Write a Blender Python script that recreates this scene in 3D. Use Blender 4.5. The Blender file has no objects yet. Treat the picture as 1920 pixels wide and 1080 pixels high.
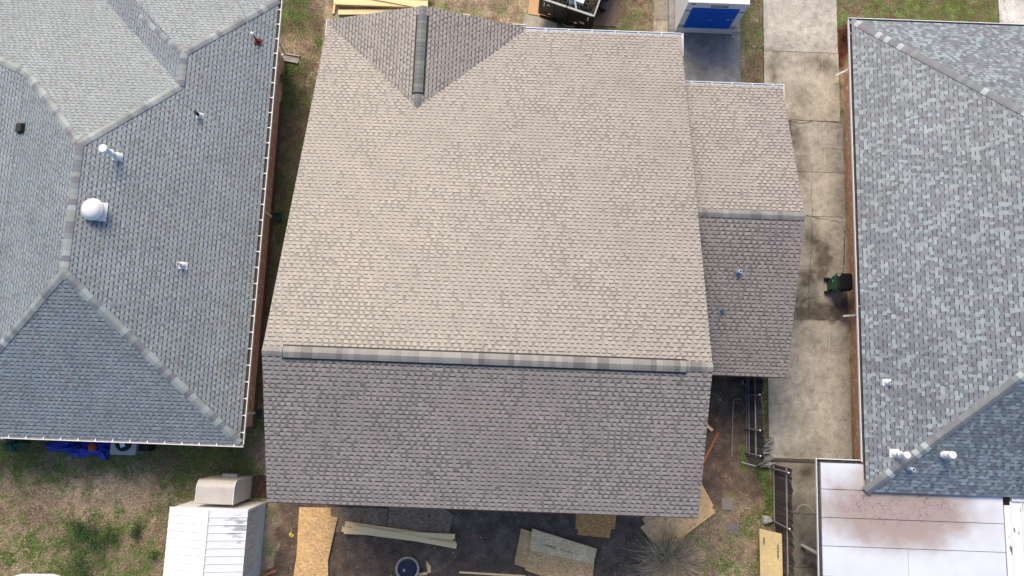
import bpy, math, random
import numpy as np
from mathutils import Vector, Matrix

# ------------------------------------------------------------------ camera, sky, sun, exposure
scene = bpy.context.scene
F_PX, CAM_H = 1380.0, 29.5
TH = math.atan(F_PX / 9600.0)
RHO = 0.037
_D = Vector((0, math.sin(TH), -math.cos(TH)))
_U0 = Vector((0, math.cos(TH), math.sin(TH)))
_X = Vector((1, 0, 0))
CR = math.cos(RHO) * _X + math.sin(RHO) * _U0
CU = math.cos(RHO) * _U0 - math.sin(RHO) * _X
CAM = Vector((0, 0, CAM_H))
cam_data = bpy.data.cameras.new("camera")
cam = bpy.data.objects.new("camera", cam_data)
scene.collection.objects.link(cam)
scene.camera = cam
cam_data.sensor_width = 36.0
cam_data.lens = 36.0 * F_PX / 1920.0
cam_data.clip_start = 0.1
cam_data.clip_end = 2000.0
m = Matrix.Identity(4)
for i in range(3):
    m[i][0] = CR[i]; m[i][1] = CU[i]; m[i][2] = -_D[i]; m[i][3] = CAM[i]
cam.matrix_world = m

SUN_EL, SUN_AZ = math.radians(47), math.radians(109)      # azimuth measured from +x
sdir = Vector((math.cos(SUN_EL) * math.cos(SUN_AZ), math.cos(SUN_EL) * math.sin(SUN_AZ), math.sin(SUN_EL)))
world = bpy.data.worlds.new("World")
scene.world = world
world.use_nodes = True
wn = world.node_tree.nodes
bg = wn.get("Background") or wn.new("ShaderNodeBackground")
sky = wn.new("ShaderNodeTexSky")
sky.sky_type = 'NISHITA'
sky.sun_disc = False
sky.sun_elevation = SUN_EL
sky.sun_rotation = math.radians(90) - SUN_AZ
sky.dust_density = 3.0
hs_ = wn.new("ShaderNodeHueSaturation")          # thin cloud veil: paler sky
hs_.inputs["Saturation"].default_value = 1.12
world.node_tree.links.new(sky.outputs[0], hs_.inputs["Color"])
world.node_tree.links.new(hs_.outputs[0], bg.inputs[0])
bg.inputs[1].default_value = 0.15
sun_data = bpy.data.lights.new("sun", 'SUN')
sun_data.energy = 2.25
sun_data.angle = math.radians(30)
sun_data.color = (1.0, 0.85, 0.63)
sun = bpy.data.objects.new("sun", sun_data)
scene.collection.objects.link(sun)
sun.rotation_euler = sdir.to_track_quat('Z', 'Y').to_euler()
scene.view_settings.view_transform = 'Standard'
scene.view_settings.look = 'None'
scene.view_settings.gamma = 1.0
scene.view_settings.use_curve_mapping = False
scene.view_settings.exposure = 0.33

rnd = random.Random(7)
C = scene.collection

# ------------------------------------------------------------------ survey helpers (photo pixel + known height -> place)
def ray(u, v):
    return _D + CR * ((u - 960) / F_PX) - CU * ((v - 540) / F_PX)
def P(u, v, h=0.0):
    r = ray(u, v); t = (h - CAM_H) / r.z
    return CAM + r * t
def proj(p):
    q = Vector(p) - CAM; z = q.dot(_D)
    return 960 + F_PX * q.dot(CR) / z, 540 - F_PX * q.dot(CU) / z
def on_plane(u, v, plane):
    o, n = plane
    r = ray(u, v)
    return CAM + r * ((o - CAM).dot(n) / r.dot(n))

# ------------------------------------------------------------------ materials
MATS = {}
def mat(name, color=(.5, .5, .5), rough=.7, var=.12, scale=6.0, bump=0.0, attr=False, spec=.4,
        metal=0.0, stretch=(1, 1, 1), grain=0.0, gscale=60.0, world_pos=False, bscale=None):
    if name in MATS: return MATS[name]
    M = bpy.data.materials.new(name); M.use_nodes = True
    nt = M.node_tree; N = nt.nodes; L = nt.links
    b = N["Principled BSDF"]
    b.inputs["Roughness"].default_value = rough
    b.inputs["Metallic"].default_value = metal
    b.inputs["Specular IOR Level"].default_value = spec
    tc = N.new("ShaderNodeTexCoord"); mp = N.new("ShaderNodeMapping")
    mp.inputs["Scale"].default_value = stretch
    if world_pos:
        g = N.new("ShaderNodeNewGeometry"); L.new(g.outputs["Position"], mp.inputs["Vector"])
    else:
        L.new(tc.outputs["Object"], mp.inputs["Vector"])
    if attr:
        a = N.new("ShaderNodeAttribute"); a.attribute_name = "tint"; col = a.outputs["Color"]
    else:
        a = N.new("ShaderNodeRGB"); a.outputs[0].default_value = (*color, 1); col = a.outputs[0]
    def mult(col, sc, amt, det):
        n = N.new("ShaderNodeTexNoise"); n.inputs["Scale"].default_value = sc
        n.inputs["Detail"].default_value = det
        L.new(mp.outputs[0], n.inputs["Vector"])
        r = N.new("ShaderNodeMapRange"); L.new(n.outputs[0], r.inputs[0])
        r.inputs[1].default_value = .3; r.inputs[2].default_value = .7
        r.inputs[3].default_value = 1 - amt; r.inputs[4].default_value = 1 + amt
        mx = N.new("ShaderNodeVectorMath"); mx.operation = 'SCALE'
        L.new(col, mx.inputs[0]); L.new(r.outputs[0], mx.inputs[3])
        return mx.outputs[0], n
    nz = None
    if var: col, nz = mult(col, scale, var, 4)
    if grain: col, nz = mult(col, gscale, grain, 2)
    L.new(col, b.inputs["Base Color"])
    if bump:
        n = N.new("ShaderNodeTexNoise"); n.inputs["Scale"].default_value = bscale or gscale
        n.inputs["Detail"].default_value = 4
        L.new(mp.outputs[0], n.inputs["Vector"])
        bp = N.new("ShaderNodeBump"); bp.inputs["Strength"].default_value = bump
        bp.inputs["Distance"].default_value = .02
        L.new(n.outputs[0], bp.inputs["Height"]); L.new(bp.outputs[0], b.inputs["Normal"])
    MATS[name] = M
    return M

m_shingle = mat("asphalt_shingle", attr=True, rough=.55, spec=.6, var=.07, scale=.9, grain=.10, gscale=34, world_pos=True)
m_cap = mat("shingle_cap", attr=True, rough=.6, spec=.55, var=.05, scale=2, grain=.10, gscale=34, world_pos=True)
m_deck = mat("roof_underlay", (.05, .05, .052), rough=.9)
m_black = mat("black_plastic", (.012, .012, .013), rough=.6, var=0)
m_white = mat("white_paint", (.78, .78, .78), rough=.45, var=.04, scale=3)
m_whitemetal = mat("white_metal", (.80, .81, .83), rough=.4, var=.03, scale=4)
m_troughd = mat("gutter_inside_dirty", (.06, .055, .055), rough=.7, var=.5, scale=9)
m_trough = mat("gutter_inside_grey", (.50, .54, .60), rough=.5, var=.2, scale=5)
m_siding = mat("grey_siding", (.35, .34, .32), rough=.7)
m_galv = mat("galvanised_steel", (.30, .31, .33), rough=.45, metal=.3, var=.15, scale=6)
m_darkpipe = mat("dark_pipe", (.02, .02, .022), rough=.5, var=.1)
m_ground = mat("soil_and_grass", attr=True, rough=.95, spec=.1, var=.18, scale=3, grain=.35, gscale=16, world_pos=True, bump=.8, bscale=20)
m_far = mat("outlying_ground", (.12, .12, .06), rough=.95, spec=.1, var=.35, scale=.4, grain=.3, gscale=8, world_pos=True)
m_blade = mat("grass_blade", attr=True, rough=.8, spec=.15, var=0)
m_conc = mat("concrete", attr=True, rough=.85, spec=.2, var=.12, scale=4, grain=.17, gscale=20, world_pos=True, bump=.25, bscale=40)
m_pine = mat("pine_board", (.82, .60, .36), rough=.7, spec=.2, var=.10, scale=3, stretch=(.5, 6, 6), grain=.05, gscale=20)
m_pale = mat("pale_pine_board", (.95, .71, .39), rough=.7, spec=.2, var=.07, scale=3, stretch=(.5, 6, 6), grain=.05, gscale=20)
m_orange = mat("reddish_plank", (.42, .17, .08), rough=.75, spec=.2, var=.15, scale=3, stretch=(.5, 6, 6))
m_picket = mat("weathered_picket", attr=True, rough=.9, spec=.15, var=.25, scale=5, stretch=(5, 5, .6))
m_leaf = mat("leaf", attr=True, rough=.6, spec=.3, var=0)
m_green = mat("green_plastic", (.008, .07, .04), rough=.45, var=.08, scale=5)
m_dgreen = mat("splash_green", (.02, .075, .055), rough=.6, var=.1)
m_blue = mat("blue_tarp", (.008, .035, .36), rough=.45, spec=.5, var=.2, scale=5)
m_bluedoor = mat("blue_door_paint", (.006, .13, .62), rough=.45, var=.05, scale=2)
m_blueflash = mat("blue_grey_flashing", (.17, .24, .36), rough=.5, var=.1)
m_rust = mat("rusty_boot", (.14, .03, .025), rough=.8, var=.2)
m_beige = mat("beige_metal", (.49, .465, .44), rough=.5, var=.07, scale=2.5, grain=.05, gscale=15)
m_cedge = mat("grimy_metal", (.30, .28, .25), rough=.7, var=.3, scale=8)
m_trailer = mat("black_trailer_paint", (.010, .009, .009), rough=.35, var=.2, scale=4)
m_red = mat("red_reflector", (.16, .015, .012), rough=.4, var=.1)
m_rock = mat("pale_rock", (.38, .37, .36), rough=.9, var=.2, scale=8, bump=.6, bscale=10)
m_terracotta = mat("weathered_terracotta", (.38, .32, .29), rough=.85, var=.12, scale=8)
m_navy = mat("navy_cover", (.014, .02, .05), rough=.4, var=.25, scale=8)
m_or = mat("orange_clay", (.38, .07, .02), rough=.7, var=.2, scale=9)
m_brownledge = mat("brown_ledge", (.11, .065, .05), rough=.8, var=.2, scale=8)
m_shedw = mat("white_shed_panel", (.86, .87, .88), rough=.5, var=.03, scale=2)
m_yellow = mat("yellow_plastic", (.75, .6, .06), rough=.5, var=.1)
m_wire = mat("pale_cable", (.62, .6, .58), rough=.6, var=0)
m_brownwood = mat("painted_brown_fascia", (.10, .055, .045), rough=.8, var=.3, scale=7)

def nodes_of(M): return M.node_tree.nodes, M.node_tree.links, M.node_tree.nodes["Principled BSDF"]

# oriented strand board: flakes in many tones
def osb(name, c, flake=.25, dirt=0.0):
    M = mat(name, c, rough=.8, spec=.2, var=.10, scale=2.0)
    N, L, b = nodes_of(M)
    src = b.inputs["Base Color"].links[0].from_socket
    tc = N.new("ShaderNodeTexCoord")
    mp = N.new("ShaderNodeMapping"); mp.inputs["Scale"].default_value = (14, 30, 14)
    L.new(tc.outputs["Object"], mp.inputs[0])
    v = N.new("ShaderNodeTexVoronoi"); v.inputs["Scale"].default_value = 1.0
    L.new(mp.outputs[0], v.inputs["Vector"])
    r = N.new("ShaderNodeSeparateColor"); L.new(v.outputs["Color"], r.inputs[0])
    mr = N.new("ShaderNodeMapRange"); L.new(r.outputs[0], mr.inputs[0])
    mr.inputs[3].default_value = 1 - flake; mr.inputs[4].default_value = 1 + flake * .7
    mx = N.new("ShaderNodeVectorMath"); mx.operation = 'SCALE'
    L.new(src, mx.inputs[0]); L.new(mr.outputs[0], mx.inputs[3])
    out = mx.outputs[0]
    if dirt:
        n = N.new("ShaderNodeTexNoise"); n.inputs["Scale"].default_value = 5.5; n.inputs["Detail"].default_value = 5
        L.new(tc.outputs["Object"], n.inputs["Vector"])
        m2 = N.new("ShaderNodeMapRange"); L.new(n.outputs[0], m2.inputs[0])
        m2.inputs[1].default_value = .55; m2.inputs[2].default_value = .7
        m2.inputs[3].default_value = 1; m2.inputs[4].default_value = 1 - dirt
        mx2 = N.new("ShaderNodeVectorMath"); mx2.operation = 'SCALE'
        L.new(out, mx2.inputs[0]); L.new(m2.outputs[0], mx2.inputs[3]); out = mx2.outputs[0]
    L.new(out, b.inputs["Base Color"])
    return M
m_osb = osb("strand_board", (.70, .46, .23), .30, .15)
m_osbold = osb("weathered_strand_board", (.30, .215, .15), .35, .5)
m_osborange = osb("fresh_orange_strand_board", (.64, .33, .12), .35)
m_osbdirty = osb("muddy_plywood", (.72, .49, .27), .15, .6)
m_osbpale = osb("pale_stamped_strand_board", (.82, .62, .37), .22, .15)
m_ply = osb("yellow_plywood", (.66, .52, .27), .10, .1)
m_plybrown = osb("brown_plywood", (.26, .18, .14), .12, .2)

# brick wall
m_brick = mat("brick_wall", (.3, .1, .05), rough=.9, var=.25, scale=4, world_pos=True)
def _brick():
    N, L, b = nodes_of(m_brick)
    g = N.new("ShaderNodeNewGeometry"); s = N.new("ShaderNodeSeparateXYZ"); L.new(g.outputs["Position"], s.inputs[0])
    a = N.new("ShaderNodeMath"); a.operation = 'ADD'; L.new(s.outputs[0], a.inputs[0]); L.new(s.outputs[1], a.inputs[1])
    c = N.new("ShaderNodeCombineXYZ"); L.new(a.outputs[0], c.inputs[0]); L.new(s.outputs[2], c.inputs[1])
    t = N.new("ShaderNodeTexBrick"); L.new(c.outputs[0], t.inputs[0])
    t.inputs["Scale"].default_value = 1.0; t.inputs["Brick Width"].default_value = .22
    t.inputs["Row Height"].default_value = .075; t.inputs["Mortar Size"].default_value = .006
    t.inputs["Color1"].default_value = (.64, .29, .16, 1); t.inputs["Color2"].default_value = (.45, .22, .13, 1)
    t.inputs["Mortar"].default_value = (.52, .43, .36, 1); t.inputs["Bias"].default_value = -.1
    n = N.new("ShaderNodeTexNoise"); n.inputs["Scale"].default_value = 5; n.inputs["Detail"].default_value = 6
    L.new(c.outputs[0], n.inputs["Vector"])
    r = N.new("ShaderNodeMapRange"); L.new(n.outputs[0], r.inputs[0])
    r.inputs[1].default_value = .56; r.inputs[2].default_value = .61
    mx = N.new("ShaderNodeMix"); mx.data_type = 'RGBA'
    L.new(r.outputs[0], mx.inputs["Factor"]); L.new(t.outputs["Color"], mx.inputs["A"]); mx.inputs["B"].default_value = (.62, .55, .50, 1)
    L.new(mx.outputs["Result"], b.inputs["Base Color"])
_brick()

# ------------------------------------------------------------------ mesh builder
WL = {}
class MB:
    def __init__(s): s.v = []; s.f = []; s.c = []
    def face(s, pts, col=(1, 1, 1)):
        i = len(s.v); s.v += [tuple(p) for p in pts]; s.f.append(tuple(range(i, i + len(pts)))); s.c.append(col)
    def obox(s, c, ax, ay, az, col=(1, 1, 1)):       # centre and three half-axis vectors
        c = Vector(c); ax = Vector(ax); ay = Vector(ay); az = Vector(az)
        i = len(s.v)
        for k in (-1, 1):
            for a, b in ((-1, -1), (1, -1), (1, 1), (-1, 1)):
                s.v.append(tuple(c + a * ax + b * ay + k * az))
        for q in ((3, 2, 1, 0), (4, 5, 6, 7), (0, 1, 5, 4), (1, 2, 6, 5), (2, 3, 7, 6), (3, 0, 4, 7)):
            s.f.append(tuple(i + j for j in q)); s.c.append(col)
        return s
    def box(s, x0, x1, y0, y1, z0, z1, col=(1, 1, 1)):
        return s.obox(((x0 + x1) / 2, (y0 + y1) / 2, (z0 + z1) / 2), ((x1 - x0) / 2, 0, 0), (0, (y1 - y0) / 2, 0), (0, 0, (z1 - z0) / 2), col)
    def bar(s, a, b, w, t, col=(1, 1, 1), up=(0, 0, 1)):   # bar from a to b, width w (sideways), thickness t (along up)
        a = Vector(a); b = Vector(b); d = b - a; L = d.length; d.normalize()
        sd = d.cross(Vector(up))
        if sd.length < 1e-4: sd = Vector((1, 0, 0))
        sd.normalize(); n = sd.cross(d)
        return s.obox((a + b) / 2, d * L / 2, sd * w / 2, n * t / 2, col)
    def prism(s, pts, z0, z1, col=(1, 1, 1)):
        if sum(pts[i][0] * pts[(i + 1) % len(pts)][1] - pts[(i + 1) % len(pts)][0] * pts[i][1] for i in range(len(pts))) < 0: pts = pts[::-1]
        n = len(pts); i = len(s.v)
        s.v += [(p[0], p[1], z0) for p in pts] + [(p[0], p[1], z1) for p in pts]
        s.f.append(tuple(i + k for k in reversed(range(n)))); s.c.append(col)
        s.f.append(tuple(i + n + k for k in range(n))); s.c.append(col)
        for k in range(n):
            j = (k + 1) % n; s.f.append((i + k, i + j, i + n + j, i + n + k)); s.c.append(col)
        return s
    def tube(s, path, r, n=8, col=(1, 1, 1), caps=True):
        path = [Vector(p) for p in path]; rings = []
        rr = r if isinstance(r, (list, tuple)) else [r] * len(path)
        for k, p in enumerate(path):
            d = (path[min(k + 1, len(path) - 1)] - path[max(k - 1, 0)]).normalized()
            a = d.cross(Vector((0, 0, 1)))
            if a.length < 1e-3: a = d.cross(Vector((0, 1, 0)))
            a.normalize(); b = d.cross(a)
            i = len(s.v); rings.append(i)
            for q in range(n):
                t = 2 * math.pi * q / n
                s.v.append(tuple(p + (a * math.cos(t) + b * math.sin(t)) * rr[k]))
        for k in range(len(rings) - 1):
            for q in range(n):
                w = (q + 1) % n
                s.f.append((rings[k] + q, rings[k] + w, rings[k + 1] + w, rings[k + 1] + q)); s.c.append(col)
        if caps:
            s.f.append(tuple(rings[0] + q for q in reversed(range(n)))); s.c.append(col)
            s.f.append(tuple(rings[-1] + q for q in range(n))); s.c.append(col)
        return s
    def lathe(s, c, prof, n=20, col=(1, 1, 1), sx=1, sy=1):
        rings = []
        for r, z in prof:
            i = len(s.v); rings.append(i)
            for q in range(n):
                t = 2 * math.pi * q / n
                s.v.append((c[0] + r * math.cos(t) * sx, c[1] + r * math.sin(t) * sy, c[2] + z))
        for k in range(len(rings) - 1):
            for q in range(n):
                w = (q + 1) % n
                s.f.append((rings[k] + q, rings[k] + w, rings[k + 1] + w, rings[k + 1] + q)); s.c.append(col)
        s.f.append(tuple(rings[0] + q for q in reversed(range(n)))); s.c.append(col)
        s.f.append(tuple(rings[-1] + q for q in range(n))); s.c.append(col)
        return s
    def mesh(s, name, off=Vector((0, 0, 0)), mt=None, smooth=False):
        me = bpy.data.meshes.new(name)
        me.from_pydata([(p[0] - off[0], p[1] - off[1], p[2] - off[2]) for p in s.v], [], s.f)
        a = me.attributes.new("tint", 'FLOAT_COLOR', 'FACE')
        a.data.foreach_set("color", np.array([(c[0], c[1], c[2], 1) for c in s.c], dtype=np.float32).ravel())
        if mt: me.materials.append(mt)
        if smooth: me.shade_smooth() if hasattr(me, 'shade_smooth') else None
        return me
    def build(s, name, mt, parent=None, off=None, smooth=False, **props):
        if off is None:
            xs = [p[0] for p in s.v]; ys = [p[1] for p in s.v]; zs = [p[2] for p in s.v]
            off = Vector(((min(xs) + max(xs)) / 2, (min(ys) + max(ys)) / 2, min(zs)))
        return link(name, s.mesh(name, off, mt, smooth), off, parent, **props)

def link(name, me, loc, parent=None, rot=None, **props):
    o = bpy.data.objects.new(name, me); C.objects.link(o)
    loc = Vector(loc); WL[o.name] = loc
    if parent is not None:
        o.parent = parent; o.location = loc - WL[parent.name]
    else: o.location = loc
    if rot: o.rotation_euler = rot
    for k, v in props.items(): o[k] = v
    return o
def thing(name, loc, label, category, group=None, **kw):
    o = link(name, None, loc); o['label'] = label; o['category'] = category
    o.empty_display_size = .3
    if group: o['group'] = group
    return o
def tag(o, label, category, group=None):
    o['label'] = label; o['category'] = category
    if group: o['group'] = group
    return o

# ------------------------------------------------------------------ value noise (numpy)
def vnoise(x, y, seed):
    xi = np.floor(x).astype(np.int64); yi = np.floor(y).astype(np.int64)
    fx = x - xi; fy = y - yi; fx = fx * fx * (3 - 2 * fx); fy = fy * fy * (3 - 2 * fy)
    def h(a, b):
        n = (a * 374761393 + b * 668265263 + seed * 1274126177) & 0x7fffffff
        n = ((n ^ (n >> 13)) * 1274126177) & 0x7fffffff
        return ((n ^ (n >> 16)) & 0xffff) / 65535.0
    return (h(xi, yi) * (1 - fx) + h(xi + 1, yi) * fx) * (1 - fy) + (h(xi, yi + 1) * (1 - fx) + h(xi + 1, yi + 1) * fx) * fy
def fbm(x, y, sc, seed, octv=4):
    x = np.asarray(x, float) / sc; y = np.asarray(y, float) / sc; t = 0; a = .5; s = 0
    for k in range(octv):
        t = t + a * vnoise(x, y, seed + k); s += a; a *= .55; x = x * 2.03 + 11.3; y = y * 2.03 + 5.7
    return t / s
def sstep(a, b, x):
    t = np.clip((x - a) / (b - a), 0, 1); return t * t * (3 - 2 * t)
def sbox(x, y, u0, v0, u1, v1, soft=.3):        # soft rectangle given by its corners in the survey photo
    a = P(u0, v1); b = P(u1, v0)
    x0, x1 = min(a.x, b.x), max(a.x, b.x); y0, y1 = min(a.y, b.y), max(a.y, b.y)
    return sstep(x0 - soft, x0 + soft, x) * (1 - sstep(x1 - soft, x1 + soft, x)) * sstep(y0 - soft, y0 + soft, y) * (1 - sstep(y1 - soft, y1 + soft, y))
def spot(x, y, u, v, rx, ry):
    c = P(u, v); return np.exp(-(((x - c.x) / rx) ** 2 + ((y - c.y) / ry) ** 2))

# ------------------------------------------------------------------ ground colours (pigment of soil, dead grass, live grass)
SOIL = np.array([.115, .086, .068]); BROWN = np.array([.25, .165, .11]); TAN = np.array([.54, .42, .30])
GREEN = np.array([.105, .155, .042]); MULCH = np.array([.10, .04, .022])
def ground_fields(x, y):
    w = (fbm(x, y, .9, 3) - .5) * 1.2; w2 = (fbm(x, y, .9, 9) - .5) * 1.2
    X = x + w; Y = y + w2
    n1 = fbm(x, y, 1.7, 21, 5); n2 = fbm(x, y, .45, 33, 4); n3 = fbm(x, y, .22, 51, 3)
    green = np.full_like(x, .38); dirt = np.zeros_like(x); tan = np.full_like(x, .6)
    def put(arr, m, val): arr[:] = arr * (1 - m) + val * m
    # rear lawn on the left
    m_ = sbox(X, Y, -400, 800, 495, 1300, .4); put(green, m_, .54); put(dirt, m_, .10)
    m_ = sbox(X, Y, -400, 815, 480, 870, .4); put(green, m_, .68); put(dirt, m_, .2); put(tan, m_, .35)
    put(green, sbox(X, Y, 300, 840, 490, 930, .4), .8); put(tan, spot(X, Y, 180, 920, 2.2, .9), 1.0)
    put(green, spot(X, Y, 190, 930, 2.4, .7), .30); put(tan, spot(X, Y, 30, 1040, 1.2, .8), .9)
    put(green, spot(X, Y, 200, 1040, 2.6, 1.0), .8); put(dirt, spot(X, Y, 300, 1000, .5, 1.6), .5)
    # passage between the houses
    m_ = sbox(X, Y, 440, -300, 620, 820, .2); put(green, m_, .52); put(dirt, m_, .45); put(tan, m_, .3)
    m_ = sbox(X, Y, 500, -300, 620, 60, .35); put(green, m_, .72); put(dirt, m_, .12); put(tan, m_, .45)
    put(tan, spot(X, Y, 540, 90, .8, .5), .75); put(green, spot(X, Y, 540, 90, .8, .5), .25)
    m_ = sbox(X, Y, 515, 120, 560, 200, .25); put(green, m_, .85); put(dirt, m_, .1)
    m_ = sbox(X, Y, 480, 190, 530, 780, .22); put(green, m_, .10); put(dirt, m_, 1.0); put(tan, m_, .12)
    m_ = sbox(X, Y, 450, 770, 500, 830, .25); put(green, m_, .62); put(dirt, m_, .5)
    put(dirt, sbox(X, Y, 455, 600, 560, 760, .3), .95)
    m_ = sbox(X, Y, 478, 905, 500, 935, .1); put(dirt, m_, .7)
    # rear yard: trodden dark soil
    m_ = sbox(X, Y, 496, 600, 1450, 1300, .12); put(green, m_, -.25); put(dirt, m_, 1.25); put(tan, m_, .0)
    put(green, spot(X, Y, 1050, 975, .9, .25), .2)
    put(dirt, spot(X, Y, 530, 990, .5, 1.2), .95)
    m_ = sbox(X, Y, 1300, 945, 1450, 1300, .35); put(dirt, m_, .45); put(tan, m_, .62); put(green, m_, .40)
    put(dirt, spot(X, Y, 1370, 900, .9, .9), .95); put(tan, spot(X, Y, 1370, 1060, .6, .6), 1.05)
    m_ = sbox(X, Y, 1424, 850, 1452, 985, .12); put(green, m_, .95); put(dirt, m_, .25)
    put(green, sbox(X, Y, 1380, 830, 1405, 880, .12), .95); put(dirt, sbox(X, Y, 1380, 830, 1405, 880, .12), .3)
    m_ = sbox(X, Y, 1432, 690, 1446, 830, .06); put(green, m_, .95); put(dirt, m_, .3)
    # front lawns
    m_ = sbox(X, Y, 830, -300, 1010, 120, .2); put(green, m_, .34); put(dirt, m_, .12); put(tan, m_, .78)
    put(dirt, spot(X, Y, 930, 12, .4, .35), .8)
    m_ = sbox(X, Y, 1040, -300, 1230, 120, .2); put(green, m_, .42); put(dirt, m_, .55); put(tan, m_, .35)
    m_ = sbox(X, Y, 1385, -300, 1434, 200, .15); put(green, m_, .42); put(dirt, m_, .50); put(tan, m_, .38)
    m_ = sbox(X, Y, 1568, -300, 1900, 120, .15); put(green, m_, .72); put(dirt, m_, .2); put(tan, m_, .35)
    m_ = sbox(X * 0 + x, X * 0 + y, 1443, 856, 1640, 876, .05); put(green, m_, 0); put(dirt, m_, 1.5)
    mulch = sbox(X, Y, 1568, 48, 1600, 125, .15)
    g = .92 * sstep(.24, .78, n2 * .6 + n1 * .35 + .02 + (green - .5) * .60 + (n3 - .5) * .75)
    d = np.clip(dirt * .9 + (n2 - .5) * 1.1 * (dirt > .05), 0, 1)
    t = np.clip(tan + (n3 - .5) * .9 + (n1 - .5) * .6, 0, 1)
    return g, d, t, mulch, n1, n2, n3, dirt
def ground_colour(x, y):
    g, d, t, mu, n1, n2, n3, dirt = ground_fields(x, y)
    e = lambda a: a[..., None]
    base = BROWN * (1 - e(t)) + TAN * e(t)
    sl = SOIL * (.7 + 1.0 * e(n2)) * (1 - e(sstep(.95, .55, dirt)) * 0) + (BROWN - SOIL) * e(np.clip(1.15 - dirt, 0, 1)) * .8
    c = base * (1 - e(d)) + sl * e(d)
    c = c * (1 - e(g)) + GREEN * (.7 + .7 * e(n3)) * e(g)
    c = c * (1 - e(mu)) + MULCH * (.5 + e(n3)) * e(mu)
    return c * (.55 + .9 * e(n3))

def grid_object(name, x0, x1, y0, y1, step, zf, colf, mt, parent=None, **props):
    nx = max(2, int((x1 - x0) / step) + 1); ny = max(2, int((y1 - y0) / step) + 1)
    gx, gy = np.meshgrid(np.linspace(x0, x1, nx), np.linspace(y0, y1, ny))
    z = zf(gx, gy)
    co = np.stack([gx, gy, z], -1).reshape(-1, 3)
    idx = np.arange(nx * ny).reshape(ny, nx)
    q = np.stack([idx[:-1, :-1], idx[:-1, 1:], idx[1:, 1:], idx[1:, :-1]], -1).reshape(-1, 4)
    me = bpy.data.meshes.new(name)
    me.vertices.add(len(co)); me.vertices.foreach_set("co", co.ravel())
    me.loops.add(q.size); me.loops.foreach_set("vertex_index", q.ravel().astype(np.int32))
    me.polygons.add(len(q)); me.polygons.foreach_set("loop_start", (np.arange(len(q)) * 4).astype(np.int32))
    me.update(calc_edges=True)
    a = me.attributes.new("tint", 'FLOAT_COLOR', 'POINT')
    c = colf(gx, gy).reshape(-1, 3)
    a.data.foreach_set("color", np.concatenate([c, np.ones((len(c), 1))], 1).astype(np.float32).ravel())
    me.materials.append(mt)
    return link(name, me, (0, 0, 0), parent, **props)

# ------------------------------------------------------------------ the setting
G0x, G1x, G0y, G1y = -25, 25, -10.5, 20.5
grid_object("ground", G0x, G1x, G0y, G1y, .09, lambda x, y: (fbm(x, y, .35, 77) - .5) * .03, ground_colour, m_ground, kind='structure')
fm = MB(); B = 900
fm.face([(-B, -B, -.03), (B, -B, -.03), (B, G0y, -.03), (-B, G0y, -.03)])
fm.face([(-B, G1y, -.03), (B, G1y, -.03), (B, B, -.03), (-B, B, -.03)])
fm.face([(-B, G0y, -.03), (G0x, G0y, -.03), (G0x, G1y, -.03), (-B, G1y, -.03)])
fm.face([(G1x, G0y, -.03), (B, G0y, -.03), (B, G1y, -.03), (G1x, G1y, -.03)])
fm.build("outlying_ground", m_far, off=Vector((0, 0, 0)), kind='structure')

def blades(name, boxes, seed):
    rs = np.random.RandomState(seed); V = []; Cc = []
    for (u0, v0, u1, v1, n, h) in boxes:
        a = P(u0, v1); b = P(u1, v0)
        x = rs.uniform(min(a.x, b.x), max(a.x, b.x), n); y = rs.uniform(min(a.y, b.y), max(a.y, b.y), n)
        g, d, t, mu, n1, n2, n3, dirt = ground_fields(x, y)
        keep = rs.rand(n) > np.clip(d * (1 - g * .7), 0, .96)
        x, y, g, t, n3 = x[keep], y[keep], g[keep], t[keep], n3[keep]; k = len(x)
        isg = rs.rand(k) < g
        col = np.where(isg[:, None], np.array([.14, .195, .055]), np.array([.68, .54, .40]) * (.30 + .75 * t[:, None]))
        col = col * rs.uniform(.3, 1.6, (k, 1)) * (1 + rs.uniform(-.12, .12, (k, 3)))
        an = rs.uniform(0, 2 * np.pi, k); L = rs.uniform(.5, 1.3, k) * h; w = rs.uniform(.006, .014, k)
        lean = rs.uniform(.5, 1.4, k)
        dx, dy = np.cos(an), np.sin(an)
        z0 = np.full(k, -.01)
        p0 = np.stack([x - dy * w, y + dx * w, z0], 1); p1 = np.stack([x + dy * w, y - dx * w, z0], 1)
        p2 = np.stack([x + dx * L * lean, y + dy * L * lean, L * .6 + .015], 1)
        V.append(np.stack([p0, p1, p2], 1).reshape(-1, 3)); Cc.append(col)
    V = np.concatenate(V); Cc = np.concatenate(Cc); k = len(Cc)
    me = bpy.data.meshes.new(name)
    me.vertices.add(len(V)); me.vertices.foreach_set("co", V.ravel())
    me.loops.add(3 * k); me.loops.foreach_set("vertex_index", np.arange(3 * k, dtype=np.int32))
    me.polygons.add(k); me.polygons.foreach_set("loop_start", np.arange(k, dtype=np.int32) * 3)
    me.update(calc_edges=True)
    a = me.attributes.new("tint", 'FLOAT_COLOR', 'FACE')
    a.data.foreach_set("color", np.concatenate([np.clip(Cc, 0, 1), np.ones((k, 1))], 1).astype(np.float32).ravel())
    me.materials.append(m_blade)
    return link(name, me, (0, 0, 0), kind='stuff')
o = blades("rear_lawn_grass", [(-150, 815, 500, 1180, 170000, .06)], 1)
tag(o, "patchy tan and green lawn grass behind the left house", "grass")
o = blades("passage_grass", [(455, -60, 615, 830, 60000, .055)], 2)
tag(o, "sparse weedy grass in the passage between the left and middle houses", "grass")
o = blades("front_lawn_grass", [(830, -100, 1240, 70, 26000, .05), (1388, -100, 1432, 160, 9000, .05)], 3)
tag(o, "dry olive lawn grass in front of the middle house", "grass")
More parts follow.
